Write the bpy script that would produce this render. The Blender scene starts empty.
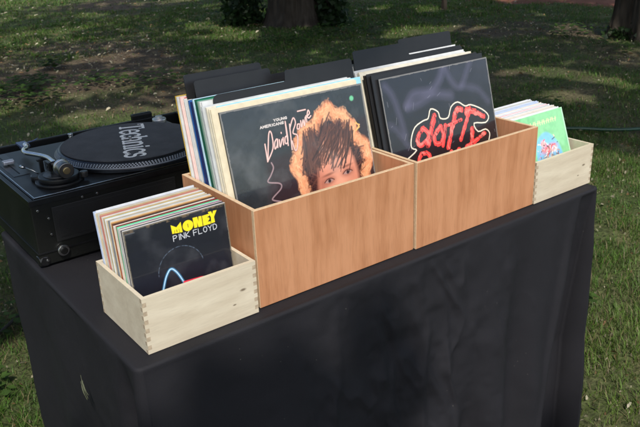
import bpy, bmesh, math, random
import numpy as np
from mathutils import Vector, Matrix

# ------------------------------------------------------------------ camera
T = 0.74                                   # height of the table top above the lawn
sc = bpy.context.scene
COL = sc.collection
CAMX, CAMY, CAMZ = -0.5897, -0.9771, 0.6361 + T
yaw, pitch, roll, fpx = 0.6375, 0.3885, -0.0371, 755.767
cyw, syw, cp, sp = math.cos(yaw), math.sin(yaw), math.cos(pitch), math.sin(pitch)
fwd = Vector((syw*cp, cyw*cp, -sp)); rgt = Vector((cyw, -syw, 0)); upv = rgt.cross(fwd)
r_ = rgt*math.cos(roll) + upv*math.sin(roll); u_ = -rgt*math.sin(roll) + upv*math.cos(roll)
cd = bpy.data.cameras.new('camera'); cam = bpy.data.objects.new('camera', cd); COL.objects.link(cam)
cam.matrix_world = Matrix(((r_.x, u_.x, -fwd.x, CAMX), (r_.y, u_.y, -fwd.y, CAMY), (r_.z, u_.z, -fwd.z, CAMZ), (0, 0, 0, 1)))
cd.sensor_width = 36; cd.lens = 36*fpx/640; cd.clip_start = .02; cd.clip_end = 400
cd.dof.use_dof = True; cd.dof.focus_distance = 1.35; cd.dof.aperture_fstop = 20
sc.camera = cam

# ------------------------------------------------------------------ sky, sun, exposure
SUN = Vector((-.33, -.60, .86)).normalized()          # towards the sun
el = math.asin(SUN.z); az = math.atan2(SUN.x, SUN.y)
w = bpy.data.worlds.new('World'); sc.world = w; w.use_nodes = True
nt = w.node_tree; nt.nodes.clear()
sky = nt.nodes.new('ShaderNodeTexSky'); sky.sky_type = 'NISHITA'; sky.sun_disc = False
sky.sun_elevation = el; sky.sun_rotation = az; sky.altitude = 100; sky.air_density = 1.0; sky.dust_density = 2.5
bg = nt.nodes.new('ShaderNodeBackground'); bg.inputs[1].default_value = .15
wo = nt.nodes.new('ShaderNodeOutputWorld')
nt.links.new(sky.outputs[0], bg.inputs[0]); nt.links.new(bg.outputs[0], wo.inputs[0])
sl = bpy.data.lights.new('sun', 'SUN'); sl.energy = 3.0; sl.angle = math.radians(.6); sl.color = (1, .95, .87)
so = bpy.data.objects.new('sun', sl); COL.objects.link(so)
so.rotation_euler = (-SUN).to_track_quat('-Z', 'Y').to_euler(); so.location = (0, 0, 20)
vs = sc.view_settings; vs.view_transform = 'Standard'; vs.look = 'None'; vs.gamma = 1; vs.exposure = 0.52
vs.use_curve_mapping = False
sc.cycles.max_bounces = 8; sc.cycles.use_denoising = True

rnd = random.Random(7)
RNG = np.random.default_rng(11)

# ------------------------------------------------------------------ helpers
def lin(r, g, b):
    f = lambda c: (c/255/12.92) if c/255 <= .04045 else ((c/255+.055)/1.055)**2.4
    return (f(r), f(g), f(b))

def mat(name, col, rough=.6, var=.15, scale=20, bump=0.0, bscale=None, metal=0, spec=.5, coat=0, col2=None, sheen=0, coords='Object', stretch=None, detail=4):
    m = bpy.data.materials.new(name); m.use_nodes = True
    t = m.node_tree; b = t.nodes['Principled BSDF']
    b.inputs['Roughness'].default_value = rough; b.inputs['Metallic'].default_value = metal
    b.inputs['Specular IOR Level'].default_value = spec; b.inputs['Coat Weight'].default_value = coat
    if sheen: b.inputs['Sheen Weight'].default_value = sheen; b.inputs['Sheen Roughness'].default_value = .4
    tc = t.nodes.new('ShaderNodeTexCoord'); mp = t.nodes.new('ShaderNodeMapping')
    t.links.new(tc.outputs[coords], mp.inputs[0])
    if stretch: mp.inputs['Scale'].default_value = stretch
    n = t.nodes.new('ShaderNodeTexNoise'); n.inputs['Scale'].default_value = scale; n.inputs['Detail'].default_value = detail
    t.links.new(mp.outputs[0], n.inputs[0])
    rp = t.nodes.new('ShaderNodeValToRGB'); rp.color_ramp.elements[0].position = .3; rp.color_ramp.elements[1].position = .7
    c2 = col2 if col2 else tuple(min(1, c*(1+var)) for c in col); c1 = col if col2 else tuple(c*(1-var) for c in col)
    rp.color_ramp.elements[0].color = (*c1, 1); rp.color_ramp.elements[1].color = (*c2, 1)
    t.links.new(n.outputs[0], rp.inputs[0]); t.links.new(rp.outputs[0], b.inputs['Base Color'])
    if bump:
        n2 = t.nodes.new('ShaderNodeTexNoise'); n2.inputs['Scale'].default_value = bscale or scale*3; n2.inputs['Detail'].default_value = 5
        t.links.new(mp.outputs[0], n2.inputs[0])
        bp = t.nodes.new('ShaderNodeBump'); bp.inputs['Strength'].default_value = bump; bp.inputs['Distance'].default_value = .01
        t.links.new(n2.outputs[0], bp.inputs['Height']); t.links.new(bp.outputs[0], b.inputs['Normal'])
    return m

def attr_mat(name, rough=.6, spec=.5, coat=0, mul_noise=0, scale=40, bump=0, trans=0):
    m = bpy.data.materials.new(name); m.use_nodes = True
    t = m.node_tree; b = t.nodes['Principled BSDF']
    b.inputs['Roughness'].default_value = rough; b.inputs['Specular IOR Level'].default_value = spec; b.inputs['Coat Weight'].default_value = coat
    a = t.nodes.new('ShaderNodeAttribute'); a.attribute_name = 'tint'
    src = a.outputs['Color']
    tc = t.nodes.new('ShaderNodeTexCoord')
    n = t.nodes.new('ShaderNodeTexNoise'); n.inputs['Scale'].default_value = scale; n.inputs['Detail'].default_value = 6
    t.links.new(tc.outputs['Object'], n.inputs[0])
    if mul_noise:
        mr = t.nodes.new('ShaderNodeMapRange'); mr.inputs[1].default_value = .25; mr.inputs[2].default_value = .75
        mr.inputs[3].default_value = 1-mul_noise; mr.inputs[4].default_value = 1+mul_noise
        t.links.new(n.outputs[0], mr.inputs[0])
        vm = t.nodes.new('ShaderNodeVectorMath'); vm.operation = 'SCALE'
        t.links.new(src, vm.inputs[0]); t.links.new(mr.outputs[0], vm.inputs['Scale']); src = vm.outputs[0]
    t.links.new(src, b.inputs['Base Color'])
    if bump:
        bp = t.nodes.new('ShaderNodeBump'); bp.inputs['Strength'].default_value = bump; bp.inputs['Distance'].default_value = .02
        t.links.new(n.outputs[0], bp.inputs['Height']); t.links.new(bp.outputs[0], b.inputs['Normal'])
    if trans:
        tr = t.nodes.new('ShaderNodeBsdfTranslucent'); mx = t.nodes.new('ShaderNodeMixShader'); mx.inputs[0].default_value = trans
        t.links.new(src, tr.inputs[0]); t.links.new(b.outputs[0], mx.inputs[1]); t.links.new(tr.outputs[0], mx.inputs[2])
        t.links.new(mx.outputs[0], t.nodes['Material Output'].inputs[0])
    return m

def bx(bm, x0, y0, z0, x1, y1, z1, mi=0, bev=0):
    r = bmesh.ops.create_cube(bm, size=1)
    vs_ = r['verts']
    for v in vs_:
        v.co = Vector((x0+(v.co.x+.5)*(x1-x0), y0+(v.co.y+.5)*(y1-y0), z0+(v.co.z+.5)*(z1-z0)))
    fs = {f for v in vs_ for f in v.link_faces}
    for f in fs: f.material_index = mi
    if bev:
        es = list({e for v in vs_ for e in v.link_edges})
        rr = bmesh.ops.bevel(bm, geom=es, offset=bev, segments=2, profile=.6, affect='EDGES', clamp_overlap=True, material=-1)
    return vs_

def cyl(bm, c, r, h, seg=32, axis='Z', r2=None, mi=0, bev=0):
    r2 = r if r2 is None else r2
    ret = bmesh.ops.create_cone(bm, cap_ends=True, segments=seg, radius1=r, radius2=r2, depth=h)
    M = Matrix.Identity(4)
    if axis == 'Y': M = Matrix.Rotation(math.radians(-90), 4, 'X')
    elif axis == 'X': M = Matrix.Rotation(math.radians(90), 4, 'Y')
    elif isinstance(axis, Vector): M = Vector((0, 0, 1)).rotation_difference(axis).to_matrix().to_4x4()
    vs_ = ret['verts']
    bmesh.ops.transform(bm, matrix=Matrix.Translation(Vector(c)) @ M, verts=vs_)
    fs = {f for v in vs_ for f in v.link_faces}
    for f in fs: f.material_index = mi; f.smooth = len(f.verts) == 4
    if bev:
        es = [e for e in {e for v in vs_ for e in v.link_edges} if any(len(f.verts) > 4 for f in e.link_faces)]
        bmesh.ops.bevel(bm, geom=es, offset=bev, segments=2, profile=.6, affect='EDGES')

def tube(bm, pts, rad, seg=8, mi=0):
    pts = [Vector(q) for q in pts]; n = len(pts)
    rads = rad if isinstance(rad, (list, tuple)) else [rad]*n
    prev = None; rings = []
    for i, q in enumerate(pts):
        d = (pts[min(i+1, n-1)]-pts[max(i-1, 0)]).normalized()
        if prev is None:
            a = d.orthogonal().normalized()
        else:
            a = (prev-d*prev.dot(d)).normalized()
        prev = a; b = d.cross(a)
        rings.append([bm.verts.new(q+(a*math.cos(2*math.pi*k/seg)+b*math.sin(2*math.pi*k/seg))*rads[i]) for k in range(seg)])
    for i in range(n-1):
        for k in range(seg):
            f = bm.faces.new((rings[i][k], rings[i][(k+1) % seg], rings[i+1][(k+1) % seg], rings[i+1][k])); f.smooth = True; f.material_index = mi
    for rr, fl in ((rings[0], True), (rings[-1], False)):
        f = bm.faces.new(rr[::-1] if fl else rr); f.material_index = mi

def smooth_path(P, k=6):
    P = [Vector(q) for q in P]; out = []
    for i in range(len(P)-1):
        p0 = P[max(i-1, 0)]; p1 = P[i]; p2 = P[i+1]; p3 = P[min(i+2, len(P)-1)]
        for j in range(k):
            t = j/k
            out.append(.5*((2*p1)+(-p0+p2)*t+(2*p0-5*p1+4*p2-p3)*t*t+(-p0+3*p1-3*p2+p3)*t**3))
    out.append(P[-1]); return out

def prism_xz(bm, pts, y0, y1, mi=0, emi=None):
    a = [bm.verts.new((x, y0, z)) for x, z in pts]; b = [bm.verts.new((x, y1, z)) for x, z in pts]
    f = bm.faces.new(a); f.material_index = mi
    f = bm.faces.new(b[::-1]); f.material_index = mi
    for i in range(len(pts)):
        j = (i+1) % len(pts)
        f = bm.faces.new((a[j], a[i], b[i], b[j])); f.material_index = mi if emi is None else emi
    return a+b

def obj(name, bm, mats, parent=None, loc=(0, 0, 0), rot=(0, 0, 0)):
    bmesh.ops.recalc_face_normals(bm, faces=bm.faces[:])
    me = bpy.data.meshes.new(name); bm.to_mesh(me); bm.free()
    for m in (mats if isinstance(mats, (list, tuple)) else [mats]): me.materials.append(m)
    o = bpy.data.objects.new(name, me); COL.objects.link(o)
    o.location = loc; o.rotation_euler = rot
    if parent: o.parent = parent
    return o

def raw(name, V, F, m, parent=None, col=None, loc=(0, 0, 0), rot=(0, 0, 0), smooth=False):
    """mesh from numpy verts (n,3) and equal-size faces (m,k)"""
    me = bpy.data.meshes.new(name); V = np.asarray(V, np.float32); F = np.asarray(F, np.int32); k = F.shape[1]
    me.vertices.add(len(V)); me.vertices.foreach_set('co', V.ravel())
    me.loops.add(F.size); me.loops.foreach_set('vertex_index', F.ravel())
    me.polygons.add(len(F)); me.polygons.foreach_set('loop_start', np.arange(0, F.size, k, dtype=np.int32))
    if smooth: me.polygons.foreach_set('use_smooth', np.ones(len(F), bool))
    me.update(calc_edges=True)
    if col is not None:
        a = me.color_attributes.new('tint', 'FLOAT_COLOR', 'POINT')
        c = np.ones((len(V), 4), np.float32); c[:, :3] = col; a.data.foreach_set('color', c.ravel())
    me.materials.append(m)
    o = bpy.data.objects.new(name, me); COL.objects.link(o); o.location = loc; o.rotation_euler = rot
    if parent: o.parent = parent
    return o

def tag(o, label=None, cat=None, group=None, kind=None):
    if label: o['label'] = label
    if cat: o['category'] = cat
    if group: o['group'] = group
    if kind: o['kind'] = kind
    return o

def thing(name, label, cat, loc=(0, 0, 0), rot=(0, 0, 0), group=None):
    o = bpy.data.objects.new(name, None); COL.objects.link(o); o.location = loc; o.rotation_euler = rot
    o.empty_display_size = .05
    return tag(o, label, cat, group)

# value noise in numpy
_perm = RNG.random((256, 256))
def vnoise(x, y, s):
    x = np.asarray(x, float)*s; y = np.asarray(y, float)*s
    xi = np.floor(x).astype(int); yi = np.floor(y).astype(int); fx = x-xi; fy = y-yi
    fx = fx*fx*(3-2*fx); fy = fy*fy*(3-2*fy)
    g = lambda a, b: _perm[a % 256, b % 256]
    return (g(xi, yi)*(1-fx)+g(xi+1, yi)*fx)*(1-fy)+(g(xi, yi+1)*(1-fx)+g(xi+1, yi+1)*fx)*fy
def fbm(x, y, s, o=4):
    v = 0; a = .5; t = 0
    for i in range(o):
        v = v+a*vnoise(np.asarray(x)+i*17.3, np.asarray(y)-i*9.1, s*2**i); t += a; a *= .5
    return v/t

# ------------------------------------------------------------------ ground
def grassiness(x, y):
    """0 bare soil .. 1 full lawn"""
    g = fbm(x, y, .45, 4)*.75+fbm(x, y, 2.2, 3)*.35
    g = (g-.42)*4.2+.55
    d = np.exp(-(((x-1.9)/1.6)**2+((y-6.5)/2.2)**2))*1.1       # bare patch far left
    d = d+np.exp(-(((x-5.2)/1.6)**2+((y-2.9)/.75)**2))*.75       # worn strip on the right
    d = d-np.exp(-(((x-1.9)/.9)**2+((y-.8)/1.5)**2))*.55
    return np.clip(g-d, .03, 1)

DIRT = np.array((.082, .060, .040)); GREEN = np.array((.052, .090, .022)); STRAW = np.array((.20, .165, .09))
def ground_part(x0, x1, y0, y1, nx, ny, name, z=0.0, hole=None):
    xs = np.linspace(x0, x1, nx); ys = np.linspace(y0, y1, ny); X, Y = np.meshgrid(xs, ys)
    amp = .018
    edge = np.clip(np.minimum(np.minimum(X-x0, x1-X), np.minimum(Y-y0, y1-Y))/2, 0, 1)
    Z = z+(fbm(X, Y, 1.3, 4)-.5)*2*amp*edge+(fbm(X, Y, 9, 3)-.5)*.02*edge
    g = grassiness(X, Y)[..., None]
    n = fbm(X, Y, 7, 3)[..., None]
    C = (DIRT*(.7+.7*n))*(1-g*.75)+(GREEN*(.6+.6*n))*g*.75
    st = np.clip((fbm(X+40, Y, 5, 3)-.6)*6, 0, 1)[..., None]
    C = C*(1-st*.35)+STRAW*st*.35
    idx = np.arange(nx*ny).reshape(ny, nx)
    F = np.stack([idx[:-1, :-1], idx[:-1, 1:], idx[1:, 1:], idx[1:, :-1]], -1).reshape(-1, 4)
    return np.c_[X.ravel(), Y.ravel(), Z.ravel()], F, C.reshape(-1, 3)
GM = attr_mat('soil', rough=.95, spec=.15, mul_noise=.6, scale=45, bump=1.0)
V, F, C = ground_part(-6, 16, -4, 18, 420, 420, 'g')
# skirt out to the horizon
R0 = len(V); sk = []
inner = [(-6, -4), (16, -4), (16, 18), (-6, 18)]; outer = [(-300, -300), (300, -300), (300, 300), (-300, 300)]
V = np.r_[V, np.array([(x, y, 0) for x, y in inner+outer])]
C = np.r_[C, np.tile(GREEN, (8, 1))]
F = np.r_[F, np.array([(R0+i, R0+4+i, R0+4+(i+1) % 4, R0+(i+1) % 4)[::-1] for i in range(4)])]
ground = raw('ground', V, F, GM, col=C, smooth=True); tag(ground, kind='structure')

def ground_z(x, y):
    edge = np.clip(np.minimum(np.minimum(x+6, 16-x), np.minimum(y+4, 18-y))/2, 0, 1)
    return (fbm(x, y, 1.3, 4)-.5)*2*.018*edge+(fbm(x, y, 9, 3)-.5)*.02*edge

# reddish trodden path at the far right
PC = np.array([(9.6, .0), (8.95, 2.6), (8.45, 4.8), (7.9, 6.9), (7.2, 9.2), (6.9, 12)])
bm = bmesh.new()
L = smooth_path([(x, y, 0) for x, y in PC], 10); prev = None
for i, q in enumerate(L):
    d = (L[min(i+1, len(L)-1)]-L[max(i-1, 0)]).normalized(); nrm = Vector((d.y, -d.x, 0))
    row = []
    for k in range(9):
        wv = (k/8)*2.0+(.10*math.sin(i*.9)+.06*math.sin(i*2.3) if k in (0, 8) else 0)
        row.append(bm.verts.new((q.x+nrm.x*wv, q.y+nrm.y*wv, .028 if 0 < k < 8 else .004)))
    if prev:
        for k in range(8): bm.faces.new((prev[k], prev[k+1], row[k+1], row[k])).smooth = True
    prev = row
obj_path = obj('path', bm, mat('red_earth', (.14, .058, .038), rough=.95, col2=(.20, .09, .06), scale=6, bump=.5, bscale=30, spec=.1)); tag(obj_path, kind='structure')

# ------------------------------------------------------------------ grass blades (nobody could count them)
def blades(n, x0, x1, y0, y1, hmin, hmax, wd, dens=1.0, keep=None):
    x = RNG.uniform(x0, x1, n); y = RNG.uniform(y0, y1, n)
    g = grassiness(x, y)
    cl = fbm(x, y, 6, 2)
    k = RNG.random(n) < np.clip(g*(cl*1.9-.25), .02, 1)*dens
    if keep is not None: k &= keep(x, y)
    x, y, g, cl = x[k], y[k], g[k], cl[k]; n = len(x)
    a = RNG.uniform(0, 2*np.pi, n); h = RNG.uniform(hmin, hmax, n)*(.55+.8*cl)*(.6+.5*g); lean = RNG.uniform(.2, 1.3, n)*h
    z = ground_z(x, y)-.004; ww = wd*RNG.uniform(.6, 1.3, n)
    dx, dy = np.cos(a), np.sin(a); px, py = -dy*ww/2, dx*ww/2
    m1 = .55; V = np.empty((n, 5, 3))
    V[:, 0] = np.c_[x-px, y-py, z]; V[:, 1] = np.c_[x+px, y+py, z]
    V[:, 2] = np.c_[x+px*.8+dx*lean*.3, y+py*.8+dy*lean*.3, z+h*m1]; V[:, 3] = np.c_[x-px*.8+dx*lean*.3, y-py*.8+dy*lean*.3, z+h*m1]
    V[:, 4] = np.c_[x+dx*lean, y+dy*lean, z+h*.92]
    b = np.arange(n)[:, None]*5
    F = np.r_[b+[0, 1, 2], b+[0, 2, 3], b+[3, 2, 4]]
    t = RNG.random(n)[:, None]; hue = fbm(x+90, y, 1.1, 3)[:, None]
    c = np.array((.078, .160, .022))*(.45+.95*t)+np.array((.045, .03, .01))*np.clip(hue*2-.8, 0, 1)
    dry = (RNG.random(n) < .22)[:, None]
    c = np.where(dry, np.array((.22, .18, .09))*(.6+.6*t), c)
    return V.reshape(-1, 3), F, np.repeat(c, 5, axis=0)
def merge(parts):
    Vs, Fs, Cs = [], [], []; o = 0
    for V, F, C in parts: Vs.append(V); Fs.append(F+o); Cs.append(C); o += len(V)
    return np.concatenate(Vs), np.concatenate(Fs), np.concatenate(Cs)
under = lambda x, y: ~((x > -.2) & (x < .9) & (y > 0) & (y < .62))
far = lambda x, y: (np.hypot(x, y) > 3.9)
GR = attr_mat('grass_blade', rough=.5, spec=.3, trans=.4)
V, F, C = merge([
    blades(430000, -1.6, 3.6, -1.0, 3.6, .014, .046, .0026, keep=under),
    blades(260000, -1.5, 8.5, .5, 9.5, .014, .042, .005, keep=far),
    blades(150000, 0, 13, 5.5, 17, .02, .05, .010, keep=far)])
tag(raw('grass', V, F, GR, col=C), kind='stuff', label='short patchy green lawn grass around the table', cat='grass')

# pale dry scales, seed husks and dead leaves lying on the lawn
def litter(n, x0, x1, y0, y1, l0, l1, zoff=.012):
    x = RNG.uniform(x0, x1, n); y = RNG.uniform(y0, y1, n)
    k = RNG.random(n) < .25+.9*fbm(x+11, y+5, .8, 3)*(1.15-grassiness(x, y)*.6); x, y = x[k], y[k]; n = len(x)
    z = ground_z(x, y)+zoff*RNG.uniform(.5, 1.6, n); a = RNG.uniform(0, np.pi, n); l = RNG.uniform(l0, l1, n)**1; ww = l*RNG.uniform(.08, .32, n)
    dx, dy = np.cos(a)*l/2, np.sin(a)*l/2; px, py = -np.sin(a)*ww/2, np.cos(a)*ww/2; t = RNG.uniform(-.4, .4, n)*l
    V = np.empty((n, 6, 3)); q = RNG.uniform(.002, .012, n)
    V[:, 0] = np.c_[x-dx, y-dy, z-t*.5]; V[:, 1] = np.c_[x-dx*.3+px, y-dy*.3+py, z+q]; V[:, 2] = np.c_[x+dx*.5+px*.8, y+dy*.5+py*.8, z+t*.3+q]
    V[:, 3] = np.c_[x+dx, y+dy, z+t*.5]; V[:, 4] = np.c_[x+dx*.5-px*.8, y+dy*.5-py*.8, z+t*.3]; V[:, 5] = np.c_[x-dx*.3-px, y-dy*.3-py, z]
    b = np.arange(n)[:, None]*6
    F = np.r_[b+[0, 1, 5], b+[1, 2, 5], b+[5, 2, 4], b+[2, 3, 4]]
    t = RNG.random(n)[:, None]; t = t*(1 if l1 > .03 else .85)
    c = np.where(t < .55, np.array((.36, .32, .22)), np.where(t < .85, np.array((.20, .12, .06)), np.array((.42, .38, .28))))*RNG.uniform(.6, 1.15, (n, 1))
    return V.reshape(-1, 3), F, np.repeat(c, 6, axis=0)
V, F, C = merge([litter(2600, -1.6, 3.6, -1.0, 3.6, .012, .04), litter(26000, -1.6, 3.6, -1.0, 3.6, .004, .014, .006), litter(14000, 0, 9, 1, 9.5, .008, .022, .006), litter(7500, 0, 9, 1, 9.5, .015, .050, .014), litter(3500, 1, 12, 6, 16, .025, .08, .025)])
tag(raw('leaf_litter', V, F, attr_mat('dry_litter', rough=.8, spec=.2), col=C), kind='stuff', label='pale dry husks and dead leaves strewn over the lawn', cat='leaf litter')

# broad-leaved weeds
def weeds(spots):
    Vs = []; Fs = []; Cs = []; o = 0
    for (cx, cy, rad, n, s) in spots:
        for i in range(n):
            a = RNG.uniform(0, 2*np.pi); rr = rad*RNG.random()**.6; x = cx+rr*math.cos(a); y = cy+rr*math.sin(a)
            h = RNG.uniform(.2, 1)*s*1.6; b = RNG.uniform(0, 2*np.pi); l = s*RNG.uniform(.6, 1.2); ww = l*.35; tl = RNG.uniform(-.2, .6)*l
            d = np.array((math.cos(b), math.sin(b), 0)); q = np.array((-d[1], d[0], 0)); c = np.array((x, y, h)); up = np.array((0, 0, 1.))
            Vs += [c-d*l*.5, c-d*l*.1+q*ww+up*tl*.35, c+d*l*.5+up*tl*.5, c-d*l*.1-q*ww+up*tl*.35, c+up*tl*.15]
            Fs += [(o, o+1, o+4), (o+1, o+2, o+4), (o+2, o+3, o+4), (o+3, o, o+4)]; o += 5
            g = np.array((.040, .075, .016))*RNG.uniform(.6, 1.5); Cs += [g]*5
    return np.array(Vs), np.array(Fs), np.array(Cs)
spots = [(1.05, 5.35, .42, 260, .07), (1.35, 5.75, .22, 90, .06), (1.0, 6.6, .3, 120, .07), (1.75, 5.3, .28, 110, .06), (2.15, 5.0, .28, 100, .06),
         (1.3, 7.6, .5, 170, .08), (4.1, 5.7, .35, 120, .06), (4.9, 5.75, .5, 170, .07), (1.7, 6.3, .12, 40, .09), (1.5, .45, .14, 60, .04), (1.7, .95, .2, 90, .045), (2.3, 1.1, .25, 80, .05), (-.28, 1.25, .12, 40, .04),
         (6.4, 3.9, .35, 110, .07), (5.9, 3.1, .25, 60, .06), (3.0, 3.6, .3, 70, .05), (3.6, 2.3, .3, 80, .05), (-.1, 1.6, .16, 60, .04)]
V, F, C = weeds(spots)
tag(raw('ground_cover', V, F, attr_mat('weed_leaf', rough=.7, spec=.12, trans=.3), col=C), kind='stuff', label='patches of broad-leaved weeds growing in the lawn', cat='weeds')

# ------------------------------------------------------------------ trees
BARK = mat('bark', (.022, .018, .014), rough=.95, col2=(.060, .050, .040), scale=6, bump=1.0, bscale=9, stretch=(3, 3, .5), spec=.1)
def trunk_bm(r, h, flare=.35, seg=110, rows=150, seed=0, lean=(0, 0), rtop=.7):
    bm = bmesh.new(); rr = random.Random(seed); prev = None
    lob = [(rr.randint(3, 8), rr.uniform(0, 6.28), rr.uniform(.02, .07)) for _ in range(4)]
    for i in range(rows+1):
        t = i/rows; z = t*t*h if h > 3 else t*h; row = []
        for k in range(seg):
            a = 2*math.pi*k/seg
            R = r*(1-(1-rtop)*t)+r*flare*math.exp(-z/.22)
            for (n, ph, am) in lob: R *= 1+am*math.sin(n*a+ph)*(1+2*math.exp(-z/.3))
            R *= 1+.045*(abs(vnoise(k*.55+z*1.2, z*2.6+seed, 1.0)-.5)*4-1)+.02*(vnoise(k*1.1, z*14+seed, 1.0)-.5)*2
            row.append(bm.verts.new((R*math.cos(a)+lean[0]*z, R*math.sin(a)+lean[1]*z, z-.05)))
        if prev:
            for k in range(seg): bm.faces.new((prev[k], prev[(k+1) % seg], row[(k+1) % seg], row[k])).smooth = True
        prev = row
    return bm
LEAFM = attr_mat('tree_leaf', rough=.5, spec=.4, trans=.5)
def shadow_xy(P, z):
    t = (P[:, 2]-z)/SUN.z; return P[:, 0]-SUN.x*t, P[:, 1]-SUN.y*t
def gaps(P):
    """marks leaves to leave out, shaping where sun falls on table and lawn"""
    x, y = shadow_xy(P, T+.15)
    nz = fbm(x*1.0+3, y, 5.0, 2)
    xc = x+.53*(-.036-y)                       # where that ray meets the front of the cloth
    a = (x > -.37) & (x < 1.35) & (y > -.22) & (y < .39+.05*np.sin(x*9))
    a |= (y > -1.0) & (y <= -.22) & (xc > .24+.08*np.sin(y*14)) & (xc < .92+.18*(y+.13))
    a |= (x > .97) & (y > -.9) & (y < .6)
    gx, gy = shadow_xy(P, 0)
    n2 = fbm(gx, gy, 1.7, 2)
    b = (gx > .9) & (gx < 3.2) & (gy > -1.2) & (gy < 2.6) & (n2 > .27)
    b |= (gx > -.8) & (gx < .1) & (gy > .3) & (gy < 2.1) & (n2 > .42)
    b |= (gy > 12.0+.25*(gx-3)) & (gx < 7) & (n2 > .3)
    b |= (n2 > np.where((gx < 4.0) & (gy < 8) & (gx > .8), .68, .65))
    dk = (x > -.4) & (x < .5) & (y > .36) & (y < 1.0); b |= dk & (vnoise(P[:, 0]*1.0, P[:, 1]*1.0, 23.0) > .62)
    return a | b
def crown(cx, cy, cz, rx, ry, rz, nclump, per, s, seed):
    r = np.random.default_rng(seed); V = []
    cl = r.normal(size=(nclump, 3)); cl /= np.linalg.norm(cl, axis=1)[:, None]; cl *= r.random((nclump, 1))**.45
    P = np.repeat(cl, per, axis=0)*[rx, ry, rz]+[cx, cy, cz]+r.normal(size=(nclump*per, 3))*[.42, .42, .3]*(rx/4)**.5
    k = ~gaps(P); P = P[k]; n = len(P)  # crown leaves cut away to shape the sun patches below
    d = r.normal(size=(n, 3)); d[:, 2] *= .5; d /= np.linalg.norm(d, axis=1)[:, None]
    q = np.cross(d, r.normal(size=(n, 3))*[.5, .5, 1]+[0, 0, .6]); q /= np.linalg.norm(q, axis=1)[:, None]
    l = s*r.uniform(.6, 1.3, (n, 1))
    Vv = np.empty((n, 4, 3)); Vv[:, 0] = P-d*l*.5; Vv[:, 1] = P+q*l*.36; Vv[:, 2] = P+d*l*.5; Vv[:, 3] = P-q*l*.36
    F = np.arange(n*4).reshape(n, 4)
    c = np.array((.08, .13, .035))*r.uniform(.6, 1.4, (n, 1))
    return Vv.reshape(-1, 3), F, np.repeat(c, 4, axis=0)
def tree(name, x, y, r, h, label, c, group=None, seed=0, limbs=6, flare=.35, lean=(0, 0), arc=(0, 6.28)):
    t = thing(name, label, 'tree', (x, y, 0), group=group)
    bm = trunk_bm(r, h, flare=flare, seed=seed, lean=lean)
    rr = random.Random(seed)
    cx, cy, cz, rx, ry, rz = c[:6]
    for i in range(limbs):
        a = arc[0]+(arc[1]-arc[0])*i/limbs+rr.random(); z0 = h*rr.uniform(.72, .98)
        tip = Vector((cx-x+rx*.7*math.cos(a), cy-y+ry*.7*math.sin(a), cz+rz*rr.uniform(-.2, .6)))
        b = Vector((lean[0]*z0, lean[1]*z0, z0)); m_ = b.lerp(tip, .5)+Vector((0, 0, .4))
        tube(bm, smooth_path([b, m_, tip], 6), [r*.42*(1-.85*j/12) for j in range(13)], 8)
    obj('trunk', bm, BARK, t)
    V, F, C = crown(*c, seed=seed+50)
    raw('crown', V-np.array([x, y, 0]), F, LEAFM, t, col=C)
    return t
tree('old_tree', 4.97, 6.87, .34, 3.6, 'thick dark tree trunk with ivy at its foot, top centre left of the lawn', (3.9, 5.2, 5.4, 5.0, 4.8, 1.7, 200, 85, .18), seed=3)
tree('park_tree', 6.80, 3.36, .27, 3.8, 'dark tree trunk cut off by the right edge of the photo', (4.9, 1.4, 5.6, 4.8, 4.4, 1.6, 200, 85, .18), seed=8, flare=.3)
tree('young_tree', 7.05, 6.36, .030, 3.2, 'thin young tree stem rising from the lawn behind the black dividers', (7.05, 6.36, 3.9, .8, .8, .7, 20, 40, .10), seed=12, limbs=4, flare=.5)
tree('shade_tree', -3.2, -3.9, .24, 3.8, 'tall unseen leafy tree added behind the camera to shade the table', (-1.4, -2.3, 5.5, 4.8, 4.8, 1.3, 260, 130, .18), seed=21, limbs=4, arc=(2.4, 4.6))  # unseen tree added for its shade, limbs kept off the sunny window

for i, (x, y) in enumerate([(4.5, 20.5), (10.5, 18.5), (15.5, 12.5), (16.5, 5.0), (-3.5, 19), (-8.5, 11.5), (-7.5, 3.5)]):  # unseen trees added to darken reflections and light from the sides
    tree('sky_block_tree', x, y, .22, 3.4, 'unseen leafy tree added at the edge of the park lawn to block sky light', (x, y, 5.2, 3.4, 3.4, 3.3, 70, 60, .36), group='unseen trees added to block sky light', seed=60+i, limbs=5)

# shrubs and ivy at the foot of the old tree
def shrub(name, x, y, w_, d_, h, n, s, label, seed, group=None):
    r = np.random.default_rng(seed); P = r.normal(size=(n, 3)); P /= np.linalg.norm(P, axis=1)[:, None]; P *= r.random((n, 1))**.4
    P[:, 2] = np.abs(P[:, 2]); P = P*[w_, d_, h]*(.8+.4*r.random((n, 1)))
    d = r.normal(size=(n, 3)); d /= np.linalg.norm(d, axis=1)[:, None]; q = np.cross(d, r.normal(size=(n, 3))); q /= np.linalg.norm(q, axis=1)[:, None]
    l = s*r.uniform(.6, 1.3, (n, 1)); Vv = np.empty((n, 4, 3)); Vv[:, 0] = P-d*l*.5; Vv[:, 1] = P+q*l*.38; Vv[:, 2] = P+d*l*.5; Vv[:, 3] = P-q*l*.38
    c = np.array((.022, .045, .014))*r.uniform(.6, 1.5, (n, 1))
    t = thing(name, label, 'shrub', (x, y, 0), group=group)
    raw('foliage', Vv.reshape(-1, 3), np.arange(n*4).reshape(n, 4), LEAFM, t, col=np.repeat(c, 4, axis=0))
    bm = bmesh.new()
    for i in range(6):
        a = r.uniform(0, 6.28); tube(bm, [(0, 0, -.02), (w_*.3*math.cos(a), d_*.3*math.sin(a), h*.4), (w_*.6*math.cos(a), d_*.6*math.sin(a), h*.8)], [.012, .009, .004], 6)
    obj('stem', bm, BARK, t)
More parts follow.
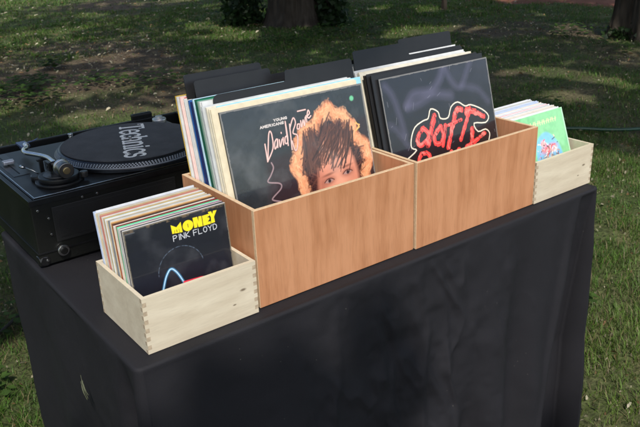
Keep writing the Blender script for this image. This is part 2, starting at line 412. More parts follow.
shrub('shrub', 4.50, 7.35, .30, .25, .55, 900, .075, 'dark leafy shrub against the left side of the thick trunk', 5)
shrub('shrub', 5.22, 6.50, .22, .22, .60, 800, .075, 'dark leafy shrub against the right side of the thick trunk', 6)
shrub('ivy', 6.60, 3.40, .22, .2, .16, 300, .06, 'low ivy growing round the foot of the right-hand tree', 9)

# ------------------------------------------------------------------ garden hose and twig on the lawn
bm = bmesh.new()
hp = [(6.0, .6), (4.6, 1.0), (3.68, 1.44), (3.35, 1.70), (3.05, 1.95), (2.6, 2.05), (2.0, 2.15), (1.2, 2.5)]
def gz(x, y): return float(ground_z(np.array([x]), np.array([y]))[0])
tube(bm, smooth_path([(x, y, gz(x, y)+.028) for x, y in hp], 10), .011, 8)
tag(obj('garden_hose', bm, mat('hose_rubber', (.012, .05, .028), rough=.4, scale=8)), 'dark green garden hose trailing through the grass right of the table', 'hose')
bm = bmesh.new()
tube(bm, smooth_path([(-.30, 1.42, .03), (-.20, 1.47, .035), (-.13, 1.53, .04), (-.02, 1.66, .02)], 6), [.006]*15+[.006]*4, 7)
tag(obj('twig', bm, mat('dark_twig', (.02, .017, .014), rough=.8)), 'dark twig lying in the grass at the left edge', 'twig')

# ------------------------------------------------------------------ table and its cloth
TX0, TX1, TY0, TY1 = -.2472, .9288, -.0362, .665
t = thing('folding_table', 'folding table hidden under the black cloth', 'table', ((TX0+TX1)/2, (TY0+TY1)/2, 0))
bm = bmesh.new(); bx(bm, -.555, -.300, T-.04, .555, .300, T-.006, bev=.004); obj('tabletop', bm, mat('table_plastic', (.5, .5, .48)), t)
for sx in (-1, 1):
    for sy in (-1, 1):
        bm = bmesh.new(); cyl(bm, (sx*.44, sy*.20, (T-.04)/2), .013, T-.04, 12); obj('leg', bm, mat('table_leg', (.2, .2, .2), metal=.6, rough=.4), t)

def cloth():
    """black cloth: flat top, then a drape down the perimeter with folds"""
    r = .014; per = []           # perimeter stations: (x, y, nx, ny, side, s)
    def line(a, b, n, nx, ny, side):
        for i in range(n):
            k = i/n; per.append((a[0]+(b[0]-a[0])*k, a[1]+(b[1]-a[1])*k, nx, ny, side))
    def arc(cx, cy, a0, a1, n, side):
        for i in range(n):
            a = a0+(a1-a0)*i/n; per.append((cx+r*math.cos(a), cy+r*math.sin(a), math.cos(a), math.sin(a), side))
    line((TX0+r, TY0), (TX1-r, TY0), 420, 0, -1, 'F'); arc(TX1-r, TY0+r, -math.pi/2, 0, 16, 'FR')
    line((TX1, TY0+r), (TX1, TY1-r), 120, 1, 0, 'R'); arc(TX1-r, TY1-r, 0, math.pi/2, 10, 'BR')
    line((TX1-r, TY1), (TX0+r, TY1), 160, 0, 1, 'B'); arc(TX0+r, TY1-r, math.pi/2, math.pi, 10, 'BL')
    line((TX0, TY1-r), (TX0, TY0+r), 140, -1, 0, 'L'); arc(TX0+r, TY0+r, math.pi, 1.5*math.pi, 16, 'FL')
    n = len(per); X = np.array([q[0] for q in per]); Y = np.array([q[1] for q in per]); NX = np.array([q[2] for q in per]); NY = np.array([q[3] for q in per]); S = np.array([q[4] for q in per])
    rows = []
    cxm, cym = (TX0+TX1)/2, (TY0+TY1)/2
    # top rings: from centre outwards
    for k in np.linspace(0.02, 1, 46)[:-1]:
        xx = cxm+(X-cxm)*k; yy = cym+(Y-cym)*k
        zz = T-.0016+(fbm(xx, yy, 7, 3)-.5)*.0022
        rows.append(np.c_[xx, yy, zz])
    # round over the edge
    e = .006
    for a in np.linspace(0, math.pi/2, 5):
        rows.append(np.c_[X+NX*e*math.sin(a)-NX*e, Y+NY*e*math.sin(a)-NY*e, np.full(n, T-.0012-e*(1-math.cos(a)))])
    H = T-.004; s = np.arange(n)
    for v in np.linspace(0, 1, 150)[1:]:
        d = v*H
        z = T-.0072-d
        F_ = S == 'F'; fx = X
        disp = np.zeros(n)
        # gentle rolling folds hanging from the edge
        am = np.clip(v*1.6, 0, 1)
        disp += am*(.013*np.sin(fx*15+.9*np.sin(v*3))+.006*np.sin(fx*34+1.3+v))*(F_)+am*.006*np.sin(fx*41+2+v*2)*F_*np.clip((fx-.0)*2, 0, 1)
        disp += am*.014*np.sin(Y*22+v)*(S == 'R')+am*.012*np.sin(Y*19+1+v*1.5)*(S == 'L')+am*.012*np.sin(X*20)*(S == 'B')
        # diagonal pull creases below the wooden crates
        for (x0, z0, sl_, wd, A, z1) in ((.14, .02, -.10, .010, .006, .5), (.22, .08, .18, .012, .007, .55), (.30, .05, .34, .010, .006, .45), (.36, .12, -.06, .009, .008, .5), (.40, .04, .10, .008, .005, .6), (.50, .10, -.12, .020, .006, .7), (.03, .06, .12, .016, .005, .7), (.62, .05, -.10, .018, .006, .7), (.27, .18, .05, .007, .006, .42)):
            cxx = x0+sl_*(d-z0); on = np.clip((d-z0)/.05, 0, 1)*np.clip((z1-d)/.1, 0, 1)
            disp += F_*A*.85*on*np.exp(-((fx-cxx+.006*math.sin(d*30))/(wd*1.2))**2)
        # small horizontal puckers and fine crumple
        disp += F_*(.006*(fbm(fx*1.0, np.full(n, z*1.6), 11, 3)-.5)*np.clip(1.2-abs(fx-.32)*2.6, .25, 1))*2
        rn = 1-np.abs(2*fbm(fx*1.5+.45*z, np.full(n, z*.55), 9, 3)-1)*3.0
        disp += F_*.0085*np.clip(rn, 0, 1)**1.5*np.clip(1.25-abs(fx-.33)*4.2+.2, .12, 1)*np.clip(d/.08, 0, 1)
        disp += F_*.020*am*np.exp(-((fx-.55-.10*(d-.2))/.05)**2)+F_*.016*am*np.exp(-((fx-.70-.05*(d-.2))/.035)**2)-F_*.012*am*np.exp(-((fx-.44-.2*(d-.2))/.03)**2)
        disp += (~F_)*(fbm(X+Y, np.full(n, z), 9, 3)-.5)*.008
        # front right: the front panel laps past the corner, deep fold behind it
        xe = .852-(.103)*(d-.02)/.58
        wdt = np.clip((fx-xe)/.012, 0, 1); wdt = wdt*wdt*(3-2*wdt)
        deep = .078*np.clip(d/.42, 0, 1)**.75
        prof = np.clip((.936-fx)/.03, 0, 1); prof = prof*prof*(3-2*prof)
        disp += F_*(-deep*wdt*prof)
        lip = np.exp(-((fx-xe+.012)/.014)**2)*.012*np.clip(d/.2, 0, 1); disp += F_*lip
        cr = (S == 'FR'); disp += cr*.012*v
        # front-left corner: fold just round the corner on the left side
        if True:
            Lm = (S == 'L'); disp += Lm*(-.030*np.clip(d/.12, 0, 1)*np.exp(-((Y-(TY0+.05+.02*v))/.022)**2))
            disp += (S == 'FL')*.010*am
        tuck = -.035*v*((S == 'L') | (S == 'BL') | (S == 'B'))*np.clip((Y-.2)/.4, 0, 1)
        flare_ = .010*v
        dd = disp+tuck+flare_
        rows.append(np.c_[X+NX*dd, Y+NY*dd, np.full(n, z)+(.008*np.sin(s*.05)*(v > .97))])
    V = np.concatenate(rows); m_ = len(rows)
    idx = np.arange(m_*n).reshape(m_, n); nx_ = np.roll(idx, -1, axis=1)
    F = np.stack([idx[:-1], idx[1:], nx_[1:], nx_[:-1]], -1).reshape(-1, 4)
    c0 = len(V); V = np.r_[V, [[cxm, cym, T-.0016]]]
    cm = mat('black_cotton', (.0140, .0136, .0168), rough=.70, scale=5, var=.12, bump=.2, bscale=900, sheen=.0, spec=.22)
    t_ = cm.node_tree; b_ = t_.nodes['Principled BSDF']; src = b_.inputs['Base Color'].links[0].from_socket
    tc_ = t_.nodes.new('ShaderNodeTexCoord'); vo = t_.nodes.new('ShaderNodeTexVoronoi'); vo.inputs['Scale'].default_value = 55; t_.links.new(tc_.outputs['Object'], vo.inputs['Vector'])
    mr = t_.nodes.new('ShaderNodeMapRange'); mr.inputs[1].default_value = .035; mr.inputs[2].default_value = .055; mr.inputs[3].default_value = .8; mr.inputs[4].default_value = 0; t_.links.new(vo.outputs['Distance'], mr.inputs[0])
    nn = t_.nodes.new('ShaderNodeTexNoise'); nn.inputs['Scale'].default_value = 9; t_.links.new(tc_.outputs['Object'], nn.inputs[0])
    m2 = t_.nodes.new('ShaderNodeMapRange'); m2.inputs[1].default_value = .52; m2.inputs[2].default_value = .60; t_.links.new(nn.outputs[0], m2.inputs[0])
    mm = t_.nodes.new('ShaderNodeMath'); mm.operation = 'MULTIPLY'; t_.links.new(mr.outputs[0], mm.inputs[0]); t_.links.new(m2.outputs[0], mm.inputs[1])
    mx_ = t_.nodes.new('ShaderNodeMix'); mx_.data_type = 'RGBA'; mx_.inputs[7].default_value = (.16, .15, .13, 1); t_.links.new(mm.outputs[0], mx_.inputs[0]); t_.links.new(src, mx_.inputs[6]); t_.links.new(mx_.outputs[2], b_.inputs['Base Color'])
    o = raw('tablecloth', V, F, cm, smooth=True)
    return o
tag(cloth(), 'black cotton cloth draped over the table to near the ground', 'tablecloth')
bm = bmesh.new()
for (dy, dz, l) in ((0, 0, .040), (.006, -.006, .030), (-.005, .010, .022)):
    tube(bm, smooth_path([(-.2665, .160+dy, T-.150+dz), (-.2690, .166+dy, T-.150+dz+l*.5), (-.2670, .178+dy, T-.150+dz+l)], 5), [.0006]*4+[.0011]*4+[.0004]*3, 5)
tag(obj('grass_sprig', bm, mat('sprig', (.08, .09, .05), rough=.6)), 'pale green sprig of grass clinging to the left side of the cloth', 'sprig')

# ------------------------------------------------------------------ crates
def wood(name, c1, c2, gx=(40, 40, 3), rough=.5, ring=.35, knots=(), pore=.80):
    m = bpy.data.materials.new(name); m.use_nodes = True; t = m.node_tree; b = t.nodes['Principled BSDF']
    tc = t.nodes.new('ShaderNodeTexCoord'); mp = t.nodes.new('ShaderNodeMapping'); mp.inputs['Scale'].default_value = gx
    t.links.new(tc.outputs['Object'], mp.inputs[0])
    wn = t.nodes.new('ShaderNodeTexNoise'); wn.inputs['Scale'].default_value = 4; wn.inputs['Detail'].default_value = 2; t.links.new(tc.outputs['Object'], wn.inputs[0])
    ad = t.nodes.new('ShaderNodeVectorMath'); ad.operation = 'MULTIPLY_ADD'; ad.inputs[1].default_value = (1.6, 1.6, 1.6)
    t.links.new(wn.outputs['Color'], ad.inputs[0]); t.links.new(mp.outputs[0], ad.inputs[2])
    n1 = t.nodes.new('ShaderNodeTexNoise'); n1.inputs['Scale'].default_value = 1; n1.inputs['Detail'].default_value = 7; n1.inputs['Roughness'].default_value = .62
    t.links.new(ad.outputs[0], n1.inputs[0])
    n2 = t.nodes.new('ShaderNodeTexNoise'); n2.inputs['Scale'].default_value = 9; n2.inputs['Detail'].default_value = 2; t.links.new(tc.outputs['Object'], n2.inputs[0])
    mx = t.nodes.new('ShaderNodeMath'); mx.operation = 'MULTIPLY_ADD'; mx.inputs[1].default_value = ring; t.links.new(n2.outputs[0], mx.inputs[0]); t.links.new(n1.outputs[0], mx.inputs[2])
    rp = t.nodes.new('ShaderNodeValToRGB'); rp.color_ramp.elements[0].position = .50; rp.color_ramp.elements[1].position = .82
    rp.color_ramp.elements[0].color = (*c1, 1); rp.color_ramp.elements[1].color = (*c2, 1)
    t.links.new(mx.outputs[0], rp.inputs[0]); src = rp.outputs[0]
    m3 = t.nodes.new('ShaderNodeMapping'); m3.inputs['Scale'].default_value = tuple(g_*9 for g_ in gx); t.links.new(tc.outputs['Object'], m3.inputs[0])
    n3 = t.nodes.new('ShaderNodeTexNoise'); n3.inputs['Scale'].default_value = 1; n3.inputs['Detail'].default_value = 3; t.links.new(m3.outputs[0], n3.inputs[0])
    r3 = t.nodes.new('ShaderNodeMapRange'); r3.inputs[1].default_value = .30; r3.inputs[2].default_value = .48; r3.inputs[3].default_value = pore; r3.inputs[4].default_value = 1.0; t.links.new(n3.outputs[0], r3.inputs[0])
    vm3 = t.nodes.new('ShaderNodeVectorMath'); vm3.operation = 'SCALE'; t.links.new(src, vm3.inputs[0]); t.links.new(r3.outputs[0], vm3.inputs['Scale']); src = vm3.outputs[0]
    for (kx, ky, kz, kr) in knots:
        vd = t.nodes.new('ShaderNodeVectorMath'); vd.operation = 'SUBTRACT'; vd.inputs[1].default_value = (kx, ky, kz); t.links.new(tc.outputs['Object'], vd.inputs[0])
        v2 = t.nodes.new('ShaderNodeVectorMath'); v2.operation = 'MULTIPLY'; v2.inputs[1].default_value = (.8, .3, 1.9); t.links.new(vd.outputs[0], v2.inputs[0])
        ln = t.nodes.new('ShaderNodeVectorMath'); ln.operation = 'LENGTH'; t.links.new(v2.outputs[0], ln.inputs[0])
        mr = t.nodes.new('ShaderNodeMapRange'); mr.inputs[1].default_value = kr*.4; mr.inputs[2].default_value = kr; mr.inputs[3].default_value = .8; mr.inputs[4].default_value = 0
        t.links.new(ln.outputs['Value'], mr.inputs[0])
        mc = t.nodes.new('ShaderNodeMix'); mc.data_type = 'RGBA'; mc.inputs[7].default_value = (.10, .06, .03, 1)
        t.links.new(mr.outputs[0], mc.inputs[0]); t.links.new(src, mc.inputs[6]); src = mc.outputs[2]
    t.links.new(src, b.inputs['Base Color']); b.inputs['Roughness'].default_value = rough; b.inputs['Specular IOR Level'].default_value = .35
    bp = t.nodes.new('ShaderNodeBump'); bp.inputs['Strength'].default_value = .12; bp.inputs['Distance'].default_value = .002
    t.links.new(n1.outputs[0], bp.inputs['Height']); t.links.new(bp.outputs[0], b.inputs['Normal'])
    return m
PLY = wood('plywood_face', (.40, .174, .080), (.53, .256, .132), (42, 42, 3.0), ring=.45, pore=.87)
PLYH = wood('plywood_side', (.40, .174, .080), (.53, .256, .132), (42, 42, 3.0), ring=.45, pore=.87)
PLYE = mat('plywood_edge', (.60, .43, .27), rough=.6, var=.12, scale=150)
PINE = wood('pine_face', (.545, .465, .345), (.665, .590, .455), (4, 30, 38), pore=.93, ring=.3, knots=((.176, 0, .052, .006), (.158, 0, .030, .0035), (.07, .1, .06, .003)))
PINEE = mat('pine_end_grain', (.42, .33, .23), rough=.7, var=.2, scale=200)

def big_crate(x, y, label):
    W, D, H, th = .3585, .247, .179, .0075
    t = thing('wooden_crate', label, 'crate', (x, y, T), group='tall plywood record crates')
    def panel(name, a, parent):
        bm = bmesh.new(); bx(bm, *a, bev=.0007)
        for f in bm.faces:
            c = f.calc_center_median()
            if f.normal.z > .9 and c.z > H-.002: f.material_index = 1
        bm.normal_update()
        for f in bm.faces:
            if f.calc_center_median().z > H-.0009: f.material_index = 1
            if name in ('front_panel',) and (f.calc_center_median().x < .0009 or f.calc_center_median().x > W-.0009): f.material_index = 1
        return obj(name, bm, [PLY, PLYE], parent)
    panel('front_panel', (0, 0, 0, W, th, H), t); panel('back_panel', (0, D-th, 0, W, D, H), t)
    panel('side_panel', (.0002, th, 0, th, D-th, H), t); panel('side_panel', (W-th, th, 0, W-.0002, D-th, H), t)
    bm = bmesh.new(); bx(bm, th, th, .001, W-th, D-th, .007); obj('bottom_panel', bm, PLY, t)
    return t
big_crate(0, 0, 'tall orange plywood crate of LPs, left of the two tall crates')
big_crate(.3625, -.004, 'tall orange plywood crate of LPs, the right of the two, beside the pale end box')

def small_crate(x, y, W, label):
    D, H, th, n = .1765, .0965, .0068, 13
    t = thing('wooden_box', label, 'box', (x, y, T), group='low pale pine boxes of singles')
    hs = H/n
    def outline(Lh, inv):      # comb-ended panel outline
        pts = []
        for i in range(n):
            k = (i % 2 == 0) ^ inv; a = 0 if k else th; pts += [(a, i*hs), (a, (i+1)*hs)]
        for i in range(n-1, -1, -1):
            k = (i % 2 == 0) ^ inv; a = Lh if k else Lh-th; pts += [(a, (i+1)*hs), (a, i*hs)]
        out = []
        for q in pts:
            if not out or (abs(out[-1][0]-q[0])+abs(out[-1][1]-q[1])) > 1e-7: out.append(q)
        # drop collinear duplicates
        return out
    for nm, yy in (('front_panel', 0), ('back_panel', D-th)):
        bm = bmesh.new(); prism_xz(bm, outline(W, False), yy, yy+th)
        for f in bm.faces:
            c = f.calc_center_median()
            if (c.x < 1e-4 or c.x > W-1e-4): f.material_index = 1
        obj(nm, bm, [PINE, PINEE], t)
    for xx in (0, W-th):
        bm = bmesh.new(); vs_ = prism_xz(bm, outline(D, True), 0, th)
        for v in vs_: v.co = Vector((xx+v.co.y, v.co.x, v.co.z))
        for v in vs_: v.co.x = min(max(v.co.x, .00025), W-.00025)
        for f in bm.faces:
            c = f.calc_center_median()
            if (c.y < 1e-4 or c.y > D-1e-4): f.material_index = 1
        obj('side_panel', bm, [PINE, PINEE], t)
    bm = bmesh.new(); bx(bm, th, th, .001, W-th, D-th, .006); obj('bottom_panel', bm, PINE, t)
small_crate(-.2119, -.0085, .2032, 'low pale pine box of singles with finger joints at the front left corner')
small_crate(.7235, -.006, .2085, 'low pale pine box of singles at the right end of the table')

# ------------------------------------------------------------------ sleeve art, painted on a fine grid in colour only
class Canvas:
    def __init__(s, n, bg):
        s.n = n; g = np.linspace(0, 1, n); s.U, s.V = np.meshgrid(g, g); s.C = np.empty((n, n, 3)); s.C[:] = bg
    def mix(s, a, col): a = np.clip(a, 0, 1)[..., None]; s.C = s.C*(1-a)+np.array(col)*a
    def warp(s, a, f):
        s.U0, s.V0 = s.U, s.V; s.U = s.U+(fbm(s.U0+5, s.V0, f, 3)-.5)*a; s.V = s.V+(fbm(s.U0, s.V0+7, f, 3)-.5)*a
    def unwarp(s): s.U, s.V = s.U0, s.V0
    def dist(s, P):
        d = np.full(s.U.shape, 9.)
        for (a, b) in zip(P[:-1], P[1:]):
            ax, ay = a; bx_, by = b; l2 = (bx_-ax)**2+(by-ay)**2+1e-12
            t = np.clip(((s.U-ax)*(bx_-ax)+(s.V-ay)*(by-ay))/l2, 0, 1)
            d = np.minimum(d, np.hypot(s.U-ax-t*(bx_-ax), s.V-ay-t*(by-ay)))
        return d
    def stroke(s, P, w_, col, al=1, soft=None, smooth=0):
        if smooth: P = [(q.x, q.y) for q in smooth_path([(a, b, 0) for a, b in P], smooth)]
        soft = soft or 1.0/s.n; s.mix(al*np.clip((w_/2-s.dist(P))/soft+.5, 0, 1), col)
    def inside(s, P):
        c = np.zeros(s.U.shape, bool); n = len(P)
        for i in range(n):
            (x0, y0), (x1, y1) = P[i], P[(i+1) % n]
            if y0 == y1: continue
            k = ((y0 > s.V) != (y1 > s.V)) & (s.U < (x1-x0)*(s.V-y0)/(y1-y0)+x0); c ^= k
        return c
    def poly(s, P, col, al=1, soft=None, smooth=0):
        if smooth: Q = [(q.x, q.y) for q in smooth_path([(a, b, 0) for a, b in P+[P[0]]], smooth)][:-1]; P = Q
        d = s.dist(P+[P[0]]); sd = np.where(s.inside(P), d, -d); soft = soft or 1.0/s.n
        s.mix(al*np.clip(sd/soft+.5, 0, 1), col)
    def fstroke(s, P, w_, col, al=1, soft=.004):
        P = [(q.x, q.y) for q in smooth_path([(a, b, 0) for a, b in P], 3)]; m = w_+soft*2; n = s.n
        x0 = max(0, int((min(q[0] for q in P)-m)*n)); x1 = min(n, int((max(q[0] for q in P)+m)*n)+2); y0 = max(0, int((min(q[1] for q in P)-m)*n)); y1 = min(n, int((max(q[1] for q in P)+m)*n)+2)
        if x1 <= x0 or y1 <= y0: return
        U, V, C = s.U, s.V, s.C
        s.U, s.V = U[y0:y1, x0:x1], V[y0:y1, x0:x1]
        a = np.clip(al*np.clip((w_/2-s.dist(P))/soft+.5, 0, 1), 0, 1)[..., None]; s.U, s.V = U, V
        C[y0:y1, x0:x1] = C[y0:y1, x0:x1]*(1-a)+np.array(col)*a
    def blob(s, u, v, ru, rv, col, al=1, p=1, ang=0):
        c, sn = math.cos(ang), math.sin(ang); a = (s.U-u)*c+(s.V-v)*sn; b = -(s.U-u)*sn+(s.V-v)*c
        s.mix(al*np.exp(-((a/ru)**2+(b/rv)**2)**p), col)
    def mesh(s, name, size, m, parent, y=-.0004):
        n = s.n; V = np.c_[s.U.ravel()*size, np.full(n*n, y), s.V.ravel()*size]
        idx = np.arange(n*n).reshape(n, n); F = np.stack([idx[:-1, :-1], idx[:-1, 1:], idx[1:, 1:], idx[1:, :-1]], -1).reshape(-1, 4)
        return raw(name, V, F, m, parent, col=s.C.reshape(-1, 3))
GLY = {  # stroke letters on a unit box
 'A': [[(0, 0), (.5, 1), (1, 0)], [(.2, .38), (.8, .38)]], 'C': [[(1, .85), (.6, 1), (.15, .8), (0, .5), (.15, .2), (.6, 0), (1, .15)]],
 'D': [[(0, 0), (0, 1), (.5, 1), (.9, .8), (1, .5), (.9, .2), (.5, 0), (0, 0)]], 'E': [[(1, 1), (0, 1), (0, 0), (1, 0)], [(0, .52), (.8, .52)]],
 'F': [[(1, 1), (0, 1), (0, 0)], [(0, .52), (.8, .52)]], 'G': [[(1, .85), (.6, 1), (.15, .8), (0, .5), (.15, .2), (.6, 0), (1, .15), (1, .45), (.6, .45)]],
 'I': [[(.5, 0), (.5, 1)]], 'K': [[(0, 0), (0, 1)], [(1, 1), (0, .42), (1, 0)]], 'L': [[(0, 1), (0, 0), (.9, 0)]],
 'M': [[(0, 0), (.05, 1), (.5, .3), (.95, 1), (1, 0)]], 'N': [[(0, 0), (0, 1), (1, 0), (1, 1)]], 'O': [[(.5, 0), (.12, .18), (0, .5), (.12, .82), (.5, 1), (.88, .82), (1, .5), (.88, .18), (.5, 0)]],
 'P': [[(0, 0), (0, 1), (.7, 1), (1, .77), (.7, .5), (0, .5)]], 'R': [[(0, 0), (0, 1), (.7, 1), (1, .77), (.7, .5), (0, .5)], [(.5, .5), (1, 0)]],
 'S': [[(1, .85), (.5, 1), (.05, .8), (.2, .55), (.8, .42), (.95, .18), (.5, 0), (0, .15)]], 'U': [[(0, 1), (0, .3), (.3, 0), (.7, 0), (1, .3), (1, 1)]],
 'Y': [[(0, 1), (.5, .5), (1, 1)], [(.5, .5), (.5, 0)]], 'V': [[(0, 1), (.5, 0), (1, 1)]]}
def write(cv, text, u, v, adv, h, w_, col, lw=.72, al=1):
    for ch in text:
        a = adv*(.45 if ch == 'I' else 1)
        for st in GLY.get(ch, []):
            cv.stroke([(u+x*adv*lw*(.5 if ch == 'I' else 1), v+y*h) for x, y in st], w_, col, al)
        u += a if ch != ' ' else adv*.6

ARTM = attr_mat('glossy_card', rough=.32, spec=.5, coat=.35, mul_noise=.08, scale=90)
ARTP = attr_mat('sleeve_in_plastic', rough=.26, spec=.6, coat=.6, mul_noise=.06, scale=30, bump=.06)

# portrait LP: stand-in of soft patches, real lettering
a1 = Canvas(460, lin(40, 46, 50))
a1.mix(np.clip((fbm(a1.U*1.0, a1.V, 6, 4)-.5)*2, 0, 1)*.5, lin(74, 80, 84))
a1.poly([(.235, .69), (.42, .70), (.55, .8), (1.0, .8), (1.0, -.01), (.17, -.01)], lin(46, 36, 42), .9, soft=.05)
pr = random.Random(31); CX_, CY_ = .690, .530
def mixc(a, b, k): return tuple(a[i]*(1-k)+b[i]*k for i in range(3))
AMB, PCH, CRM, DKB, MDB = lin(196, 104, 66), lin(240, 158, 112), lin(255, 212, 164), lin(44, 30, 34), lin(104, 66, 56)
def rim(th):          # uneven outline of the hair
    return 1+.05*math.sin(5*th+1)+.04*math.sin(9*th)+.03*math.sin(17*th+2)
def pt(th, q): return (CX_+math.cos(th)*q*.285*rim(th), CY_+math.sin(th)*q*.375*rim(th))
a1.poly([pt(-.9+k*.1, 1.0) for k in range(51)]+[(.42, .1), (.95, .1)], mixc(AMB, PCH, .6), 1, soft=.03)
a1.poly([pt(-.9+k*.1, .80) for k in range(51)]+[(.50, .1), (.90, .1)], DKB, 1, soft=.05)
for k in range(900):
    th = pr.uniform(-1.0, 4.2); q0 = pr.uniform(.72, .93); tw = pr.uniform(-.28, .28); q1 = q0+pr.uniform(.06, .13)
    P = [pt(th, q0), pt(th+tw*.5, q0+(q1-q0)*.5), pt(th+tw*.7, q1), pt(th+tw*.3, q1+.01)]
    a1.fstroke(P, pr.uniform(.003, .008), mixc(mixc(AMB, PCH, min(1, (q0-.68)*5)), CRM, pr.random()**2*.8), pr.uniform(.25, .6), soft=.006)
for k in range(200):   # darker locks inside
    th = pr.uniform(-.6, 3.8); q0 = pr.uniform(.38, .66); tw = pr.uniform(-.35, .35)
    a1.fstroke([pt(th, q0), pt(th+tw*.5, q0+.1), pt(th+tw, q0+.2)], pr.uniform(.004, .010), mixc(DKB, MDB, pr.random()), .75)
a1.poly([(.545, .18), (.550, .36), (.560, .47), (.590, .60), (.640, .70), (.720, .72), (.800, .68), (.845, .58), (.865, .46), (.850, .34), (.835, .18)], lin(214, 142, 116), 1, soft=.03, smooth=4)
a1.blob(.72, .40, .07, .14, lin(240, 178, 150), .75, 1); a1.blob(.585, .42, .03, .15, lin(160, 92, 76), .6, 1); a1.blob(.66, .66, .04, .05, lin(244, 180, 150), .6, 1)
for ex, ey in ((.640, .470), (.785, .492)):
    a1.blob(ex, ey+.004, .048, .026, lin(150, 90, 78), .75, 1.5, .12)
    a1.poly([(ex-.034, ey-.003), (ex-.012, ey+.011), (ex+.014, ey+.012), (ex+.034, ey+.002), (ex+.010, ey-.009), (ex-.014, ey-.010)], lin(176, 142, 134), 1, soft=.006)
    a1.blob(ex+.002, ey+.002, .0115, .0125, lin(46, 38, 44), 1, 3)
    a1.fstroke([(ex-.036, ey-.002), (ex-.012, ey+.014), (ex+.016, ey+.015), (ex+.038, ey+.003)], .006, lin(60, 36, 36), .9)
    a1.blob(ex, ey+.040, .046, .008, lin(104, 62, 52), .7, 1.5, .12)
for k in range(190):   # fringe falling over the forehead
    x0 = pr.uniform(.50, .88); y0 = .80-.9*(x0-.69)**2+pr.uniform(-.05, .03); dx = pr.uniform(-.16, -.02) if x0 > .62 else pr.uniform(-.05, .02); ln = pr.uniform(.08, .24)
    if .60 < x0 < .70 and pr.random() < .75: continue
    a1.fstroke([(x0, y0), (x0+dx*.3, y0-ln*.45), (x0+dx, y0-ln)], pr.uniform(.004, .010), mixc(DKB, MDB, pr.random()), .85)
a1.stroke([(.265, .666), (.272, .635), (.245, .596), (.221, .564), (.295, .539), (.297, .509), (.235, .471), (.232, .456), (.281, .436)], .008, lin(190, 160, 165), .6, smooth=5)
BW = [[(0.246, 0.777), (0.243, 0.678)], [(0.243, 0.678), (0.293, 0.744), (0.302, 0.815), (0.295, 0.841), (0.283, 0.827), (0.268, 0.774), (0.244, 0.678)],
 [(0.327, 0.79), (0.312, 0.773), (0.306, 0.738), (0.324, 0.754), (0.334, 0.788), (0.326, 0.742)], [(0.345, 0.782), (0.343, 0.742), (0.364, 0.782)], [(0.373, 0.789), (0.368, 0.749)], [(0.366, 0.82), (0.366, 0.816)],
 [(0.404, 0.795), (0.386, 0.786), (0.382, 0.754), (0.402, 0.767), (0.406, 0.876), (0.398, 0.739)], [(0.432, 0.855), (0.419, 0.71)], [(0.429, 0.831), (0.463, 0.885), (0.474, 0.855), (0.445, 0.803), (0.472, 0.781), (0.458, 0.718), (0.44, 0.701), (0.429, 0.757)],
 [(0.486, 0.844), (0.479, 0.821), (0.493, 0.818), (0.501, 0.842), (0.486, 0.844)], [(0.512, 0.86), (0.512, 0.823), (0.53, 0.861), (0.533, 0.827), (0.548, 0.874)], [(0.555, 0.881), (0.553, 0.844)],
 [(0.566, 0.879), (0.583, 0.892), (0.576, 0.91), (0.563, 0.879), (0.572, 0.865), (0.589, 0.875)], [(0.502, 0.917), (0.558, 0.917)]]
for P in BW: a1.stroke(P, .012, lin(30, 26, 30), .8, smooth=5 if len(P) > 2 else 0)
for P in BW: a1.stroke(P, .0075, lin(240, 196, 188), .95, smooth=5 if len(P) > 2 else 0)
write(a1, 'YOUNG', .331, .889, .019, .013, .0038, lin(225, 215, 210)); write(a1, 'AMERICANS', .235, .866, .0195, .013, .0038, lin(225, 215, 210))
a1.blob(.906, .923, .016, .016, lin(110, 200, 150), .9, 4)
a1.stroke([(.903, .771), (.935, .757), (.899, .726), (.932, .743), (.91, .777)], .006, lin(245, 190, 110), .9)
wear = np.clip((fbm(a1.U, a1.V, 7, 5)-.56)*4, 0, 1)*.22; a1.mix(wear, lin(120, 122, 124))

# dark LP with brush lettering
a2 = Canvas(420, lin(30, 31, 37))
a2.mix(np.clip((fbm(a2.U, a2.V, 3, 4)-.5)*3, 0, 1)*.4, lin(72, 72, 84))
for P, w_, al in (([(.20, .80), (.27, .86), (.43, .86), (.53, .93), (.57, 1.02)], .045, .35), ([(.58, 1.02), (.62, .90), (.70, .84), (.80, .95), (.84, 1.02)], .03, .3), ([(.20, .79), (.30, .80), (.44, .83), (.60, .80)], .05, .3),
                 ([(.04, .95), (.09, .88), (.12, .76), (.14, .62)], .03, .3), ([(.72, .84), (.86, .80), (.95, .70)], .03, .25), ([(.15, .55), (.08, .66), (.03, .7)], .03, .25)):
    a2.stroke(P, w_, lin(122, 118, 150), al*.85, soft=.05, smooth=6)
OUT = [(0.102, 0.457), (0.133, 0.466), (0.215, 0.503), (0.177, 0.527), (0.187, 0.585), (0.234, 0.651), (0.315, 0.679), (0.362, 0.686), (0.397, 0.742), (0.459, 0.712), (0.472, 0.666), (0.543, 0.658), (0.586, 0.723), (0.655, 0.744), (0.719, 0.705), (0.776, 0.704), (0.881, 0.653), (0.934, 0.597), (0.894, 0.558), (0.78, 0.574), (0.807, 0.511), (0.884, 0.513), (0.919, 0.477), (0.899, 0.428), (0.862, 0.35), (.5, .22), (.2, .25), (.09, .36)]
OUT = [(q.x, q.y) for q in smooth_path([(a, b, 0) for a, b in OUT+[OUT[0]]], 3)][:-1]
a2.poly(OUT, lin(34, 30, 34)); a2.stroke(OUT+[OUT[0]], .0085, lin(236, 226, 206), 1)
RED = lin(240, 74, 70); PNK = lin(255, 140, 130)
